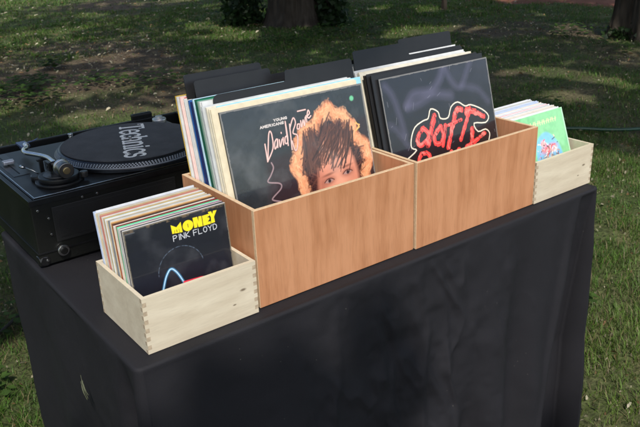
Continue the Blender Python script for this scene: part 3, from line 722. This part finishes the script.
DP = [([(0.304, 0.632), (0.244, 0.586), (0.241, 0.538), (0.279, 0.528), (0.345, 0.573), (0.304, 0.632)], .026), ([(0.421, 0.692), (0.322, 0.513)], .032), ([(0.46, 0.613), (0.397, 0.566), (0.393, 0.517), (0.433, 0.503), (0.474, 0.547), (0.462, 0.611)], .026),
 ([(0.506, 0.609), (0.457, 0.485)], .026), ([(0.681, 0.683), (0.645, 0.698), (0.601, 0.647), (0.504, 0.464)], .030), ([(0.532, 0.605), (0.666, 0.622)], .020), ([(0.762, 0.68), (0.63, 0.489)], .026), ([(0.716, 0.654), (0.767, 0.668), (0.887, 0.603)], .028), ([(.73, .675), (.80, .655)], .035),
 ([(0.755, 0.538), (0.715, 0.38)], .032), ([(0.87, 0.487), (0.76, .45), (0.673, 0.429)], .026), ([(.72, .43), (.82, .36)], .03), ([(0.22, 0.34), (.22, .425), (0.253, 0.467), (0.311, 0.460), (0.317, 0.41), (.23, .38)], .026), ([(0.397, 0.414), (0.393, 0.35), (.43, .33), (0.461, 0.40), (.45, .33)], .024), ([(0.51, .33), (.524, .426), (.55, .37), (.60, .43), (.588, .34)], .026)]
a2.warp(.014, 40)
for P, w_ in DP: a2.stroke(P, w_*1.2, RED, 1, smooth=4 if len(P) > 3 else 0)
rd = np.clip(1-np.abs(a2.C-np.array(RED)).sum(-1)*3, 0, 1); uu, vv = a2.U*.8+a2.V*.45, -a2.U*.45+a2.V*.8
a2.mix(rd*np.clip((fbm(uu*3.2, vv*.55, 30, 3)-.60)*9, 0, 1)*.85, lin(40, 26, 30)); a2.mix(rd*np.clip((fbm(uu*2+9, vv*.7, 22, 3)-.60)*7, 0, 1)*.6, lin(255, 150, 138))
for P, w_ in DP: a2.stroke([(x-.004, y+.004) for x, y in P], w_*.22, PNK, .55, smooth=4 if len(P) > 3 else 0)
a2.unwarp()
for cvx in (a1, a2):
    rm = np.minimum(np.minimum(cvx.U, 1-cvx.U), 1-cvx.V); cvx.mix((rm < .006+.006*fbm(cvx.U, cvx.V, 30, 2))*.55, lin(150, 146, 140))
for k in range(26):
    x, y = rnd.random(), .45+.55*rnd.random(); an = rnd.uniform(-.8, .8)+1.2; l = rnd.uniform(.01, .05)
    a2.stroke([(x, y), (x+l*math.cos(an), y+l*math.sin(an))], .003, lin(150, 150, 160), .4)

# black single: block title, thin line lettering, generic arc and pointed line
a3 = Canvas(340, lin(28, 30, 40)); YEL = lin(246, 222, 40)
a3.poly([(.439, .938), (.442, .856), (.462, .855), (.542, .846), (.537, .942), (.489, .905)], YEL)
a3.poly([(.602+.053*math.cos(q*.3), .890+.050*math.sin(q*.3)) for q in range(21)], YEL)
a3.stroke([(.602, .905), (.602, .875)], .006, lin(30, 32, 40))
a3.poly([(.657, .946), (.660, .850), (.690, .850), (.695, .895), (.702, .848), (.745, .846), (.745, .942), (.716, .944), (.710, .900), (.703, .945)], YEL)
a3.poly([(.752, .940), (.752, .846), (.828, .846), (.828, .868), (.800, .872), (.822, .890), (.822, .905), (.798, .915), (.826, .922), (.826, .942)], YEL)
a3.poly([(.815, .960), (.838, .905), (.832, .848), (.872, .848), (.870, .900), (.905, .955), (.868, .958), (.857, .930), (.848, .958)], YEL)
a3.stroke([(.489, .862), (.489, .882)], .006, lin(30, 32, 40)); a3.stroke([(.465, .850), (.470, .882)], .004, lin(30, 32, 40)); a3.stroke([(.515, .846), (.512, .882)], .004, lin(30, 32, 40))
write(a3, 'PINK', .444, .785, .050, .050, .0062, lin(205, 208, 215), lw=.72)
write(a3, 'FLOYD', .644, .783, .0505, .050, .0062, lin(205, 208, 215), lw=.72)
for q in range(46):
    an = .2+q*.0635; 
    if q % 5 == 4: continue
    P = [(.478+.225*math.cos(an+k*.03), .505+.222*math.sin(an+k*.03)) for k in range(3)]
    a3.stroke(P, .007, lin(96, 110, 130), .45+.25*math.sin(q*2.1))
a3.stroke([(.225, .25), (.300, .45), (.345, .525), (.375, .545), (.405, .525), (.450, .45), (.53, .25)], .020, lin(90, 165, 215), .95, soft=.012, smooth=5)
a3.stroke([(.225, .25), (.300, .45), (.345, .525), (.375, .545), (.405, .525), (.450, .45), (.53, .25)], .007, lin(210, 235, 250), 1, smooth=5)
a3.poly([(.47, .395), (.66, .385), (.80, .34), (.80, .25), (.5, .25)], lin(236, 62, 84))
write(a3, 'VIRUS', .012, .958, .018, .012, .0025, lin(150, 150, 150)) if False else a3.stroke([(.012, .966), (.10, .966)], .009, lin(96, 98, 104), .8)
rm = np.minimum(np.minimum(a3.U, 1-a3.U), 1-a3.V)
a3.mix((rm < .006+.008*fbm(a3.U, a3.V, 40, 2))*.5, lin(150, 140, 120)); a3.mix(np.clip((fbm(a3.U, a3.V, 5, 4)-.55)*4, 0, 1)*.12, lin(120, 122, 130))
a3.mix(((1-a3.V) < .028)*np.clip((fbm(a3.U, a3.V, 26, 3)-.5)*5, 0, 1)*.5, lin(140, 118, 92))

# pale green single
a4 = Canvas(200, lin(140, 206, 150))
a4.mix(np.clip((fbm(a4.U, a4.V, 8, 3)-.5)*3, 0, 1)*.6, lin(96, 176, 118))
a4.poly([(.30, .1), (.34, .52), (.42, .68), (.60, .74), (.76, .62), (.84, .45), (.86, .1)], lin(126, 190, 236), .95, soft=.04, smooth=4)
a4.blob(.60, .52, .17, .06, lin(226, 110, 116), .95, 2, .1); a4.blob(.50, .60, .05, .05, lin(240, 170, 160), .9, 2); a4.blob(.70, .50, .06, .04, lin(240, 235, 230), .9, 2)
a4.blob(.56, .36, .16, .10, lin(120, 124, 128), .9, 2); a4.blob(.60, .30, .05, .10, lin(70, 66, 66), .7, 2, .4); a4.blob(.74, .36, .06, .06, lin(190, 160, 140), .7, 2)
for k in range(150):
    gx_, gy_ = rnd.gauss(.60, .12), rnd.gauss(.42, .13)
    if not (.34 < gx_ < .82 and .1 < gy_ < .66): continue
    cc = rnd.choice([(226, 96, 104), (240, 232, 224), (84, 86, 92), (196, 150, 128), (60, 70, 60), (150, 200, 232), (240, 190, 180)])
    an = rnd.uniform(0, 3.1); l_ = rnd.uniform(.01, .05); a4.fstroke([(gx_, gy_), (gx_+l_*math.cos(an)*.5, gy_+l_*math.sin(an)*.6), (gx_+l_*math.cos(an), gy_+l_*math.sin(an))], rnd.uniform(.008, .02), lin(*cc), .85)
for k in range(12): a4.stroke([(.34+.045*k, .855), (.34+.045*k+(.014 if k % 2 else -.004), .905)], .016, lin(240, 240, 178), .7)
a4.stroke([(.34, .88), (.86, .885)], .010, lin(240, 240, 178), .5)

# ------------------------------------------------------------------ record sleeves
_mc = {}
def cardmat(c):
    if c not in _mc: _mc[c] = mat('card_%02x%02x%02x' % c, lin(*c), rough=.42, var=.10, scale=60, spec=.45, coat=.15)
    return _mc[c]
PAPER = mat('inner_paper', lin(214, 206, 188), rough=.8, var=.06, scale=120)
VINYL = mat('vinyl', (.008, .008, .009), rough=.3)
ORD = 'first second third fourth fifth sixth seventh eighth ninth tenth eleventh twelfth thirteenth fourteenth fifteenth sixteenth seventeenth eighteenth nineteenth twentieth twenty-first twenty-second twenty-third twenty-fourth twenty-fifth twenty-sixth twenty-seventh twenty-eighth twenty-ninth thirtieth thirty-first thirty-second thirty-third thirty-fourth thirty-fifth thirty-sixth thirty-seventh thirty-eighth'.split()
def sleeve_bm(w_, h, th):
    """card sleeve, spine at x=0: two card faces, paper inner between them, spine strip"""
    bm = bmesh.new(); c = th*.22
    bx(bm, 0, 0, 0, w_, c, h, 0); bx(bm, 0, th-c, 0, w_, th, h, 0)
    bx(bm, .0002, c, .0002, c+.0004, th-c, h-.0004, 0)
    bx(bm, c+.0004, c+.0001, .001, w_-.001, th-c-.0001, h-.0012, 1)
    return bm
def sleeve(name, label, cat, w_, h, th, col, x, y, lean, grp, tz=0, art=None, yawz=0, artmat=None, z0=.007):
    o = obj(name, sleeve_bm(w_, h, th), [cardmat(col), PAPER], None, (x, y, T+z0), (-lean, tz, yawz))
    tag(o, label, cat, grp)
    if art: art.mesh('cover_picture', w_, artmat, o)
    return o
W_, CR, BE, YE = (204, 206, 206), (212, 206, 188), (216, 204, 176), (214, 178, 70)
NM = {}
def stack(name, cat, box, grp, items, x0, w_, yf, yb, lf, lb, th, jitter, front_art, front_label, artmat, seed, front_x=None, front_col=(40, 44, 48), grow=0, band=(2, 2, 0)):
    """items: list back to front of (colour name, rgb) or ('DIV', shape); the last one is the front sleeve"""
    r = random.Random(seed); n = len(items)
    for i, it in enumerate(items):
        k = i/(n-1); y = yb+(yf-yb)*k; lean = lb+(lf-lb)*k
        if it[0] == 'DIV':
            divider(it[1], y, lean, it[2], it[3]); continue
        front = i == n-1
        xx = x0+r.uniform(0, jitter) if len(it) < 3 else x0+it[2]
        hh = w_-r.uniform(0, .0022) if not front else w_
        if front:
            sleeve(name, front_label, cat, w_, w_, th, front_col, front_x if front_x is not None else xx, y, lean, grp, art=front_art, artmat=artmat)
        else:
            hh = hh+(grow+(band[2] if band[0] < k < band[1] else 0)) if grow else hh
            o = sleeve(name, '%s-edged %s, %s from the back in the %s' % (it[0], cat, ORD[i], box), cat, w_+grow*.6, hh, th*r.uniform(.75, 1.1), it[1], xx, y, lean+r.uniform(-.004, .004), grp, tz=r.uniform(-.006, .004), yawz=r.uniform(-.002, .004))
DIVM = mat('black_plastic_divider', (.012, .012, .013), rough=.38, scale=30, spec=.5, bump=.03, bscale=40)
def divider(shape, y, lean, x, label):
    w_ = .315; hi, lo = shape[1], shape[2]; left = shape[0] == 'left'; mid = shape[3]
    def rc(cx, cy, r, a0, a1): return [(cx+r*math.cos(a0+(a1-a0)*k/5), cy+r*math.sin(a0+(a1-a0)*k/5)) for k in range(6)]
    pi = math.pi; r = .012
    if left:
        pts = [(0, 0), (w_, 0)]+rc(w_-r, lo-r, r, 0, pi/2)+[(mid+.004, lo)]+[(mid+.002, lo+.001)]+rc(mid-.006, hi-.006, .006, 0, pi/2)+rc(.006, hi-.006, .006, pi/2, pi)
    else:
        pts = [(0, 0), (w_, 0)]+rc(w_-.006, hi-.006, .006, 0, pi/2)+rc(mid+.006, hi-.006, .006, pi/2, pi)+[(mid-.002, lo+.001), (mid-.004, lo)]+rc(r, lo-r, r, pi/2, pi)
    bm = bmesh.new(); prism_xz(bm, pts, 0, .0016)
    tag(obj('divider', bm, DIVM, None, (x, y, T+.007), (-lean, 0, 0)), label, 'divider', 'black plastic record dividers')

LB, BL, NV, GN, GG, PK, RD, GY, BK = (176, 206, 224), (44, 92, 158), (34, 44, 92), (28, 112, 86), (128, 150, 140), (232, 196, 192), (190, 70, 74), (190, 194, 196), (34, 34, 36)
c1 = [('yellow', YE), ('white', W_), ('cream', CR), ('white', W_), ('pink', PK), ('pale pink', (240, 214, 206)), ('red', RD), ('white', W_), ('white', W_),
      ('DIV', ('left', .366, .340, .162), .015, 'black plastic divider with high left half, rearmost in the left tall crate'),
      ('white', W_), ('blue', BL), ('bright blue', (52, 104, 176)), ('navy', NV),
      ('DIV', ('left', .358, .334, .160), .022, 'black plastic divider with high left half, middle one in the left tall crate'),
      ('black', BK), ('pale blue', LB), ('dark green', (24, 78, 60)), ('green', GN), ('bright green', (34, 130, 100)), ('grey green', GG), ('white', W_), ('white', W_),
      ('DIV', ('right', .358, .338, .156), .033, 'grey-black divider with high right half, front one in the left tall crate'),
      ('grey', GY), ('white', W_), ('cream', CR), ('pale blue', (150, 206, 226), .021), ('cream', CR), ('cream', BE),
      ('front',)]
stack('record_sleeve', 'LP sleeve', 'left tall crate', 'LP sleeves standing in the left tall crate', c1, .009, .3155, .0565, .194, .2318, .205, .0035, .006,
      a1, 'dark LP sleeve with pink handwritten lettering and an orange-haired picture, front of the left crate', ARTP, 3, front_x=.024, grow=.0085, band=(.45, .8, .006))
c2 = [('white', W_), ('cream', CR), ('grey', GY),
      ('DIV', ('right', .361, .336, .155), .385, 'black divider with high right half, rearmost in the right tall crate'),
      ('white', W_), ('white', W_), ('white', W_), ('white', W_),
      ('DIV', ('left', .361, .334, .150), .386, 'black divider with high left half, in front in the right tall crate'),
      ('white', W_), ('white', W_), ('cream', CR), ('cream', BE), ('cream', CR), ('black', BK), ('black', (48, 44, 40)), ('black', BK), ('black', BK),
      ('front',)]
stack('record_sleeve', 'LP sleeve', 'right tall crate', 'LP sleeves standing in the right tall crate', c2, .3725, .3155, .055, .184, .26, .215, .0035, .012,
      a2, 'dark LP sleeve with outlined red brush lettering, front of the right tall crate', ARTP, 5, front_x=.390, grow=.0085, band=(.2, .43, .007))
sh = [(206, 208, 212), (168, 184, 214), (204, 196, 184), (196, 182, 152), (178, 180, 178), (184, 158, 116), (208, 168, 158)]
nmz = ['white', 'pale blue', 'off-white', 'cream', 'light grey', 'tan', 'pale pink']
r = random.Random(4); c3 = [(nmz[1], sh[1]), (nmz[0], sh[0]), (nmz[0], sh[0]), (nmz[1], sh[1])]
for i in range(17):
    k = r.choice([0, 2, 2, 3, 4, 0, 5, 6]); c3.append((nmz[k], sh[k]) if i not in (5, 10, 13) else [('dusty red', (176, 116, 106)), ('pale green', (150, 196, 160)), ('grey', (120, 124, 130))][(5, 10, 13).index(i)])
c3 += [('tan', (206, 160, 100)), ('brown', (120, 84, 56)), ('dark', (40, 38, 40)), ('red', (200, 80, 70)), ('off-white', sh[2]), ('dark red', (120, 40, 44)), ('green', (92, 200, 150)), ('pale green', (150, 220, 186)), ('light grey', sh[4]), ('purple', (120, 50, 110)), ('off-white', sh[2]), ('light grey', sh[4]), ('dark grey', (70, 66, 72)), ('white', sh[0]), ('front',)]
stack('single_sleeve', 'single sleeve', 'left low box', 'seven-inch single sleeves in the left low box', c3, -.2035, .180, .0307, .143, .106, .13, .0024, .004,
      a3, 'black single sleeve with yellow block title, front of the left low box', ARTM, 8, front_x=-.2036, front_col=(190, 186, 180))
c4 = []
r = random.Random(14)
for i in range(23):
    k = r.choice([0, 0, 2, 0, 4, 0, 2, 1]); c4.append((nmz[k], sh[k]))
c4[14] = ('pink', (232, 150, 150)); c4 += [('white', sh[0]), ('pale green', (180, 226, 190)), ('front',)]
stack('single_sleeve', 'single sleeve', 'right low box', 'seven-inch single sleeves in the right low box', c4, .7335, .176, .016, .118, .35, .33, .0026, .010,
      a4, 'pale green picture single sleeve with a blue scene, front of the right low box', ARTM, 9, front_x=.7318, front_col=(176, 220, 180))
# clear plastic flap sticking up at the right behind the front LPs
bm = bmesh.new(); bx(bm, 0, 0, 0, .020, .0008, .338, bev=.0003)
tag(obj('plastic_flap', bm, mat('cloudy_plastic', lin(206, 200, 214), rough=.3, var=.1, scale=60), None, (.326, .100, T+.008), (-.245, 0, 0)), 'cloudy plastic strip sticking up at the right behind the picture LP', 'plastic flap')

# ------------------------------------------------------------------ flight case
CX0, CX1, CY0, CY1, CH = -.2385, .290, .4105, .835, .137
CASE = mat('black_laminate', (.006, .0065, .0058), rough=.42, scale=12, var=.2, bump=.05, bscale=300, spec=.45)
ALU = mat('dark_metal_trim', (.055, .056, .06), rough=.32, metal=.9, scale=40)
CHR = mat('worn_chrome', (.55, .55, .56), rough=.22, metal=1, scale=60)
t = thing('flight_case', 'open black flight case holding the turntable, back left on the table', 'flight case', (CX0, CY0, T))
Wc, Dc = CX1-CX0, CY1-CY0; q = .010
bm = bmesh.new()
bx(bm, 0, 0, .004, Wc, q, CH, bev=.002); bx(bm, 0, Dc-q, .004, Wc, Dc, CH, bev=.002)
bx(bm, .0001, q, .004, q, Dc-q, CH, bev=.001); bx(bm, Wc-q, q, .004, Wc-.0001, Dc-q, CH, bev=.001); bx(bm, q, q, .004, Wc-q, Dc-q, .075)
obj('case_body', bm, CASE, t)
bm = bmesh.new()
bx(bm, -.0015, -.0015, .128, Wc+.0015, .0, .1395, bev=.0005); bx(bm, -.0015, 0, .128, 0, Dc, .1395, bev=.0005)
bx(bm, -.0015, -.0018, .028, Wc+.0015, -.0001, .0315, bev=.0005); bx(bm, -.0018, 0, .028, -.0001, Dc, .0315, bev=.0004)
obj('edge_trim', bm, ALU, t)
for (xx, yy) in ((.0, .0), (0, Dc), (Wc, 0), (Wc, Dc)):
    bm = bmesh.new(); bmesh.ops.create_icosphere(bm, subdivisions=2, radius=.013); bmesh.ops.translate(bm, verts=bm.verts[:], vec=(0, 0, .0))
    for v in bm.verts: v.co = Vector((max(-.9, min(.9, v.co.x/.013*1.3))*.0125, max(-.9, min(.9, v.co.y/.013*1.3))*.0125, max(-.9, min(.9, v.co.z/.013*1.3))*.0125))
    obj('corner_cap', bm, ALU, t, (xx+(.010 if xx == 0 else -.010), yy+(.010 if yy == 0 else -.010), .0125))
# front hand-hold panel
bm = bmesh.new(); bx(bm, .038, -.0026, .046, .30, -.0002, .118, bev=.002); bx(bm, .046, -.0034, .054, .292, -.0024, .110, bev=.0015)
obj('front_panel', bm, mat('case_panel', (.009, .009, .0095), rough=.55, scale=20, bump=.1, bscale=400), t)
bm = bmesh.new(); cyl(bm, (.046, -.005, .028), .0115, .008, 24, 'Y', bev=.002); obj('latch', bm, CHR, t)
lt = t.children[-1]
bm = bmesh.new(); cyl(bm, (.046, -.0105, .028), .0070, .005, 20, 'Y', bev=.0015); obj('latch_knob', bm, mat('latch_dark', (.03, .03, .03), rough=.3, metal=.8), t)
for (xx, zz) in ((.030, .098), (.030, .065), (.014, .014), (.10, .124), (.13, .124), (.012, .118)):
    bm = bmesh.new(); cyl(bm, (xx, -.0024, zz), .0026, .0024, 12, 'Y', bev=.0006); obj('rivet', bm, CHR, t)
for i in range(4):
    bm = bmesh.new(); cyl(bm, ((.03, Wc-.03)[i % 2], (.03, Dc-.03)[i//2], .002), .012, .004, 16); obj('rubber_foot', bm, CASE, t)
bm = bmesh.new(); bx(bm, .40, Dc-.004, .133, .455, Dc+.012, .150, bev=.004); obj('lid_catch', bm, CASE, t)

# ------------------------------------------------------------------ turntable (operator stands behind the table)
DX0, DX1, DY0, DY1, DZ = -.2265, .2265, .4225, .7755, .1365
DECK = mat('black_deck', (.010, .010, .0105), rough=.36, scale=60, spec=.4, bump=.02, bscale=500)
t = thing('turntable', 'black direct-drive record turntable with slipmat, sunk in the flight case', 'turntable', (DX0, DY0, T+.0755))
ox, oy, oz = DX0, DY0, .0755
Lc = lambda x, y, z: (x-ox, y-oy, z-oz)
bm = bmesh.new(); bx(bm, *Lc(DX0, DY0, .0755), *Lc(DX1, DY1, DZ), bev=.004); obj('plinth', bm, DECK, t)
bm = bmesh.new(); bx(bm, *Lc(DX0+.002, DY0+.0020, DZ+.0002), *Lc(DX1-.002, DY0+.0052, DZ+.0022), bev=.0003)
bx(bm, *Lc(DX0+.0025, DY0+.0052, DZ+.0002), *Lc(DX0+.0045, DY1-.01, DZ+.0012), bev=.0003)
obj('silver_edge', bm, CHR, t)
PX, PY = .050, .592
# platter with strobe dots on its sloping rim
prof = [(.0, .0205), (.154, .0205), (.156, .0190), (.1585, .0185), (.1655, .0100), (.1665, .0085), (.1665, .0025), (.160, .0015)]
bm = bmesh.new(); N = 160; rows = []
for (rr, zz) in prof: rows.append([bm.verts.new((PX-ox+rr*math.cos(2*math.pi*k/N), PY-oy+rr*math.sin(2*math.pi*k/N), DZ-oz+zz)) for k in range(N)] if rr > 0 else None)
cv = bm.verts.new((PX-ox, PY-oy, DZ-oz+.0205))
for k in range(N): bm.faces.new((cv, rows[1][k], rows[1][(k+1) % N]))
for i in range(1, len(prof)-1):
    for k in range(N): bm.faces.new((rows[i][k], rows[i+1][k], rows[i+1][(k+1) % N], rows[i][(k+1) % N])).smooth = i in (3,)
pl = obj('platter', bm, mat('platter_alu', (.045, .05, .06), rough=.35, metal=.85, scale=200, var=.1), t)
bm = bmesh.new()
for ring, (f0, f1, nd) in enumerate(((.02, .20, 150), (.27, .48, 156), (.55, .74, 162), (.84, .98, 400))):
    for k in range(nd):
        a = 2*math.pi*(k+.5*(ring % 2))/nd; da = (.27 if nd < 300 else .5)*2*math.pi/nd
        ring_pts = []
        for (ff, aa) in ((f0, a-da), (f0, a+da), (f1, a+da), (f1, a-da)):
            rr = .1585+(.1655-.1585)*ff+.0004; zz = .0185+(.0100-.0185)*ff+.0004
            ring_pts.append(bm.verts.new((PX-ox+rr*math.cos(aa), PY-oy+rr*math.sin(aa), DZ-oz+zz)))
        bm.faces.new(ring_pts)
obj('strobe_dots', bm, mat('dot_silver', (.30, .34, .40), rough=.45, metal=.3), pl)
# slipmat and its lettering
MZ = DZ+.0208
bm = bmesh.new(); cyl(bm, (0, 0, .0011), .1515, .0022, 96, bev=.0006)
sm = tag(obj('slipmat', bm, mat('grey_felt', (.042, .045, .053), rough=.95, var=.25, scale=26, bump=.35, bscale=500, sheen=.15, spec=.1), None, (PX, PY, T+MZ)), 'round dark grey felt slipmat with white lettering on the platter', 'slipmat')
def ribbon(bm, P, w_, z, hgt=.0005):
    P = [Vector((a, b, 0)) for a, b in P]; n = len(P); L_, R_ = [], []
    for i, q_ in enumerate(P):
        d = (P[min(i+1, n-1)]-P[max(i-1, 0)]).normalized(); nn = Vector((-d.y, d.x, 0))*w_/2
        if i == 0: q_ = q_-d*w_*.15
        if i == n-1: q_ = q_+d*w_*.15
        L_.append(bm.verts.new((q_.x+nn.x, q_.y+nn.y, z))); R_.append(bm.verts.new((q_.x-nn.x, q_.y-nn.y, z)))
    for i in range(n-1): bm.faces.new((L_[i], L_[i+1], R_[i+1], R_[i]))
def arcp(cx, cy, rx, ry, a0, a1, n=12): return [(cx+rx*math.cos(math.radians(a0+(a1-a0)*k/n)), cy+ry*math.sin(math.radians(a0+(a1-a0)*k/n))) for k in range(n+1)]
TG = {'T': (1.05, [([(.02, .96), (.98, .96)], 1), ([(.5, 1), (.5, .0)], 1.5), ([(.04, 1.0), (.04, .78)], .8), ([(.96, 1.0), (.96, .78)], .8), ([(.26, .03), (.74, .03)], .7)]),
      'e': (.80, [(arcp(.40, .36, .34, .36, 0, 325, 16), 1.25), ([(.08, .38), (.74, .38)], .8)]), 'c': (.74, [(arcp(.40, .36, .34, .36, 45, 318, 14), 1.3), ([(.62, .52), (.68, .68)], .9)]),
      'h': (.92, [([(.16, 1), (.16, 0)], 1.4), ([(.0, .97), (.2, .97)], .7), ([(.0, .03), (.34, .03)], .7), (arcp(.44, .46, .28, .25, 170, 0, 9)+[(.72, 0)], 1.3), ([(.56, .03), (.90, .03)], .7)]),
      'n': (.92, [([(.16, .72), (.16, 0)], 1.4), ([(.0, .69), (.2, .69)], .7), ([(.0, .03), (.34, .03)], .7), (arcp(.44, .46, .28, .25, 170, 0, 9)+[(.72, 0)], 1.3), ([(.56, .03), (.90, .03)], .7)]),
      'i': (.46, [([(.2, .72), (.2, 0)], 1.4), ([(.02, .69), (.24, .69)], .7), ([(.02, .03), (.38, .03)], .7), ([(.2, .96), (.2, .84)], 1.4)]),
      's': (.72, [(arcp(.33, .53, .24, .18, 30, 250, 9)+arcp(.33, .18, .26, .18, 80, -150, 10)[1:], 1.25), ([(.56, .52), (.56, .70)], .6), ([(.06, .20), (.06, .0)], .6)])}
bm = bmesh.new(); u0 = 0; word = 'Technics'; tot = sum(TG[c][0] for c in word); LW, LH = .268/tot, .056
for ci, c in enumerate(word):
    for si, (P, wf) in enumerate(TG[c][1]):
        ribbon(bm, [(u0+x*LW, y*LH) for x, y in P], .0064*wf, .0024+.00004*((ci*7+si) % 9))
    u0 += TG[c][0]*LW
dvec = Vector((-.35, -.94)).normalized(); upd = Vector((.94, -.35)).normalized()
org = Vector((.092, .722))-Vector((PX, PY))-upd*.012+dvec*.004
for v in bm.verts:
    a, b = v.co.x, v.co.y; v.co.x, v.co.y = org.x+dvec.x*a+upd.x*b, org.y+dvec.y*a+upd.y*b
obj('lettering', bm, mat('white_print', (1.0, 1.0, .98), rough=.8, var=.15, scale=300), sm)
bm = bmesh.new(); cyl(bm, (0, 0, .006), .0035, .012, 16, bev=.001); obj('spindle', bm, CHR, pl, Lc(PX, PY, MZ))
# tonearm
AX, AY = -.150, .500
bm = bmesh.new(); cyl(bm, Lc(AX, AY-.006, DZ+.003), .047, .006, 48, bev=.0015); cyl(bm, Lc(AX, AY-.006, DZ+.011), .040, .010, 48, bev=.002); cyl(bm, Lc(AX-.028, AY+.035, DZ+.005), .016, .010, 24, bev=.002)
ab = obj('tonearm_base', bm, DECK, t)
bm = bmesh.new(); cyl(bm, Lc(AX, AY-.006, DZ+.0168), .030, .0015, 40); obj('scale_ring', bm, mat('ring_grey', (.12, .12, .125), rough=.3, metal=.7), ab)
arm = thing('x', None, None); arm.name = 'tonearm'; arm.parent = t; arm.location = Lc(AX, AY, DZ+.030)
bm = bmesh.new(); cyl(bm, (0, 0, -.006), .014, .022, 24, bev=.002); bx(bm, -.019, -.011, -.004, -.013, .011, .014, bev=.001); bx(bm, .013, -.011, -.004, .019, .011, .014, bev=.001); cyl(bm, (0, 0, .006), .006, .040, 16, 'X'); obj('gimbal', bm, ALU, arm)
ap = smooth_path([(0, -.03, .006), (0, .02, .006), (.001, .06, .005), (-.008, .10, .003), (-.020, .135, .002), (-.014, .165, 0), (-.002, .185, -.002), (.004, .205, -.004)], 6)
bm = bmesh.new(); tube(bm, ap, .0048, 12); obj('arm_tube', bm, CHR, arm)
bm = bmesh.new(); cyl(bm, (0, -.048, .006), .0155, .024, 36, 'Y', bev=.0015); obj('counterweight', bm, mat('weight_steel', (.20, .19, .18), rough=.3, metal=1), arm)
bm = bmesh.new(); cyl(bm, (0, -.033, .006), .0165, .007, 36, 'Y', bev=.001); obj('weight_dial', bm, CHR, arm)
bm = bmesh.new(); cyl(bm, (0, -.0612, .006), .0070, .003, 24, 'Y', bev=.0008); obj('weight_cap', bm, mat('brass_cap', (.55, .42, .22), rough=.3, metal=1), arm)
bm = bmesh.new(); bx(bm, -.008, .205, -.008, .013, .245, -.002, bev=.002); tube(bm, [(.012, .225, -.003), (.028, .226, -.001), (.036, .222, .004)], .0013, 6); bx(bm, -.003, .212, -.016, .008, .240, -.008, bev=.001)
obj('headshell', bm, mat('headshell_blue', (.09, .13, .26), rough=.3, metal=.5, scale=90), arm)
bm = bmesh.new(); cyl(bm, (.004, .207, -.004), .0065, .012, 20, 'Y', bev=.001); obj('locking_collar', bm, CHR, arm)
bm = bmesh.new(); bx(bm, *Lc(AX-.012, AY+.070, DZ), *Lc(AX-.004, AY+.078, DZ+.026), bev=.001); bx(bm, *Lc(AX-.016, AY+.069, DZ+.026), *Lc(AX+.008, AY+.079, DZ+.030), bev=.001); obj('arm_rest', bm, DECK, t)
bm = bmesh.new(); tube(bm, [Lc(AX-.028, AY+.035, DZ+.012), Lc(AX-.036, AY+.040, DZ+.020), Lc(AX-.050, AY+.058, DZ+.026)], .0014, 8); cyl(bm, Lc(AX-.051, AY+.059, DZ+.026), .0032, .010, 12, Vector((-.6, .75, .2))); obj('cue_lever', bm, CHR, t)
bm = bmesh.new(); cyl(bm, Lc(AX+.043, AY-.030, DZ+.012), .008, .012, 24, bev=.0015); obj('antiskate_dial', bm, mat('dial', (.05, .05, .05), rough=.3, metal=.5), t)
# pitch fader
bm = bmesh.new(); bx(bm, *Lc(-.214, .585, DZ-.0003), *Lc(-.181, .765, DZ+.0008), bev=.0004); pf = obj('pitch_panel', bm, mat('pitch_plate', (.03, .03, .031), rough=.3, metal=.5), t)
bm = bmesh.new(); bx(bm, *Lc(-.1995, .60, DZ+.0008), *Lc(-.1970, .755, DZ+.0014)); obj('fader_slot', bm, mat('slot_black', (.004, .004, .004)), pf)
bm = bmesh.new(); bx(bm, *Lc(-.209, .668, DZ+.003), *Lc(-.186, .684, DZ+.011), bev=.002); bx(bm, *Lc(-.208, .6745, DZ+.0112), *Lc(-.187, .6775, DZ+.0122)); obj('pitch_fader', bm, mat('fader_silver', (.62, .62, .66), rough=.3, metal=.7), t)
# target lamp, strobe lamp, start button
bm = bmesh.new(); cyl(bm, Lc(-.040, .722, DZ+.012), .0050, .026, 20, bev=.001); cyl(bm, Lc(-.040, .722, DZ+.027), .0058, .005, 20, bev=.0015); obj('target_lamp', bm, CHR, t)
bm = bmesh.new(); cyl(bm, Lc(.190, .735, DZ+.010), .017, .020, 32, bev=.003); cyl(bm, Lc(.190, .735, DZ+.022), .009, .006, 20, bev=.001); obj('strobe_lamp', bm, mat('lamp_silver', (.6, .6, .6), rough=.3, metal=.8), t)
bm = bmesh.new(); bx(bm, *Lc(.160, .745, DZ), *Lc(.205, .770, DZ+.003), bev=.001); obj('start_button', bm, mat('button', (.10, .10, .105), rough=.35, metal=.6), t)
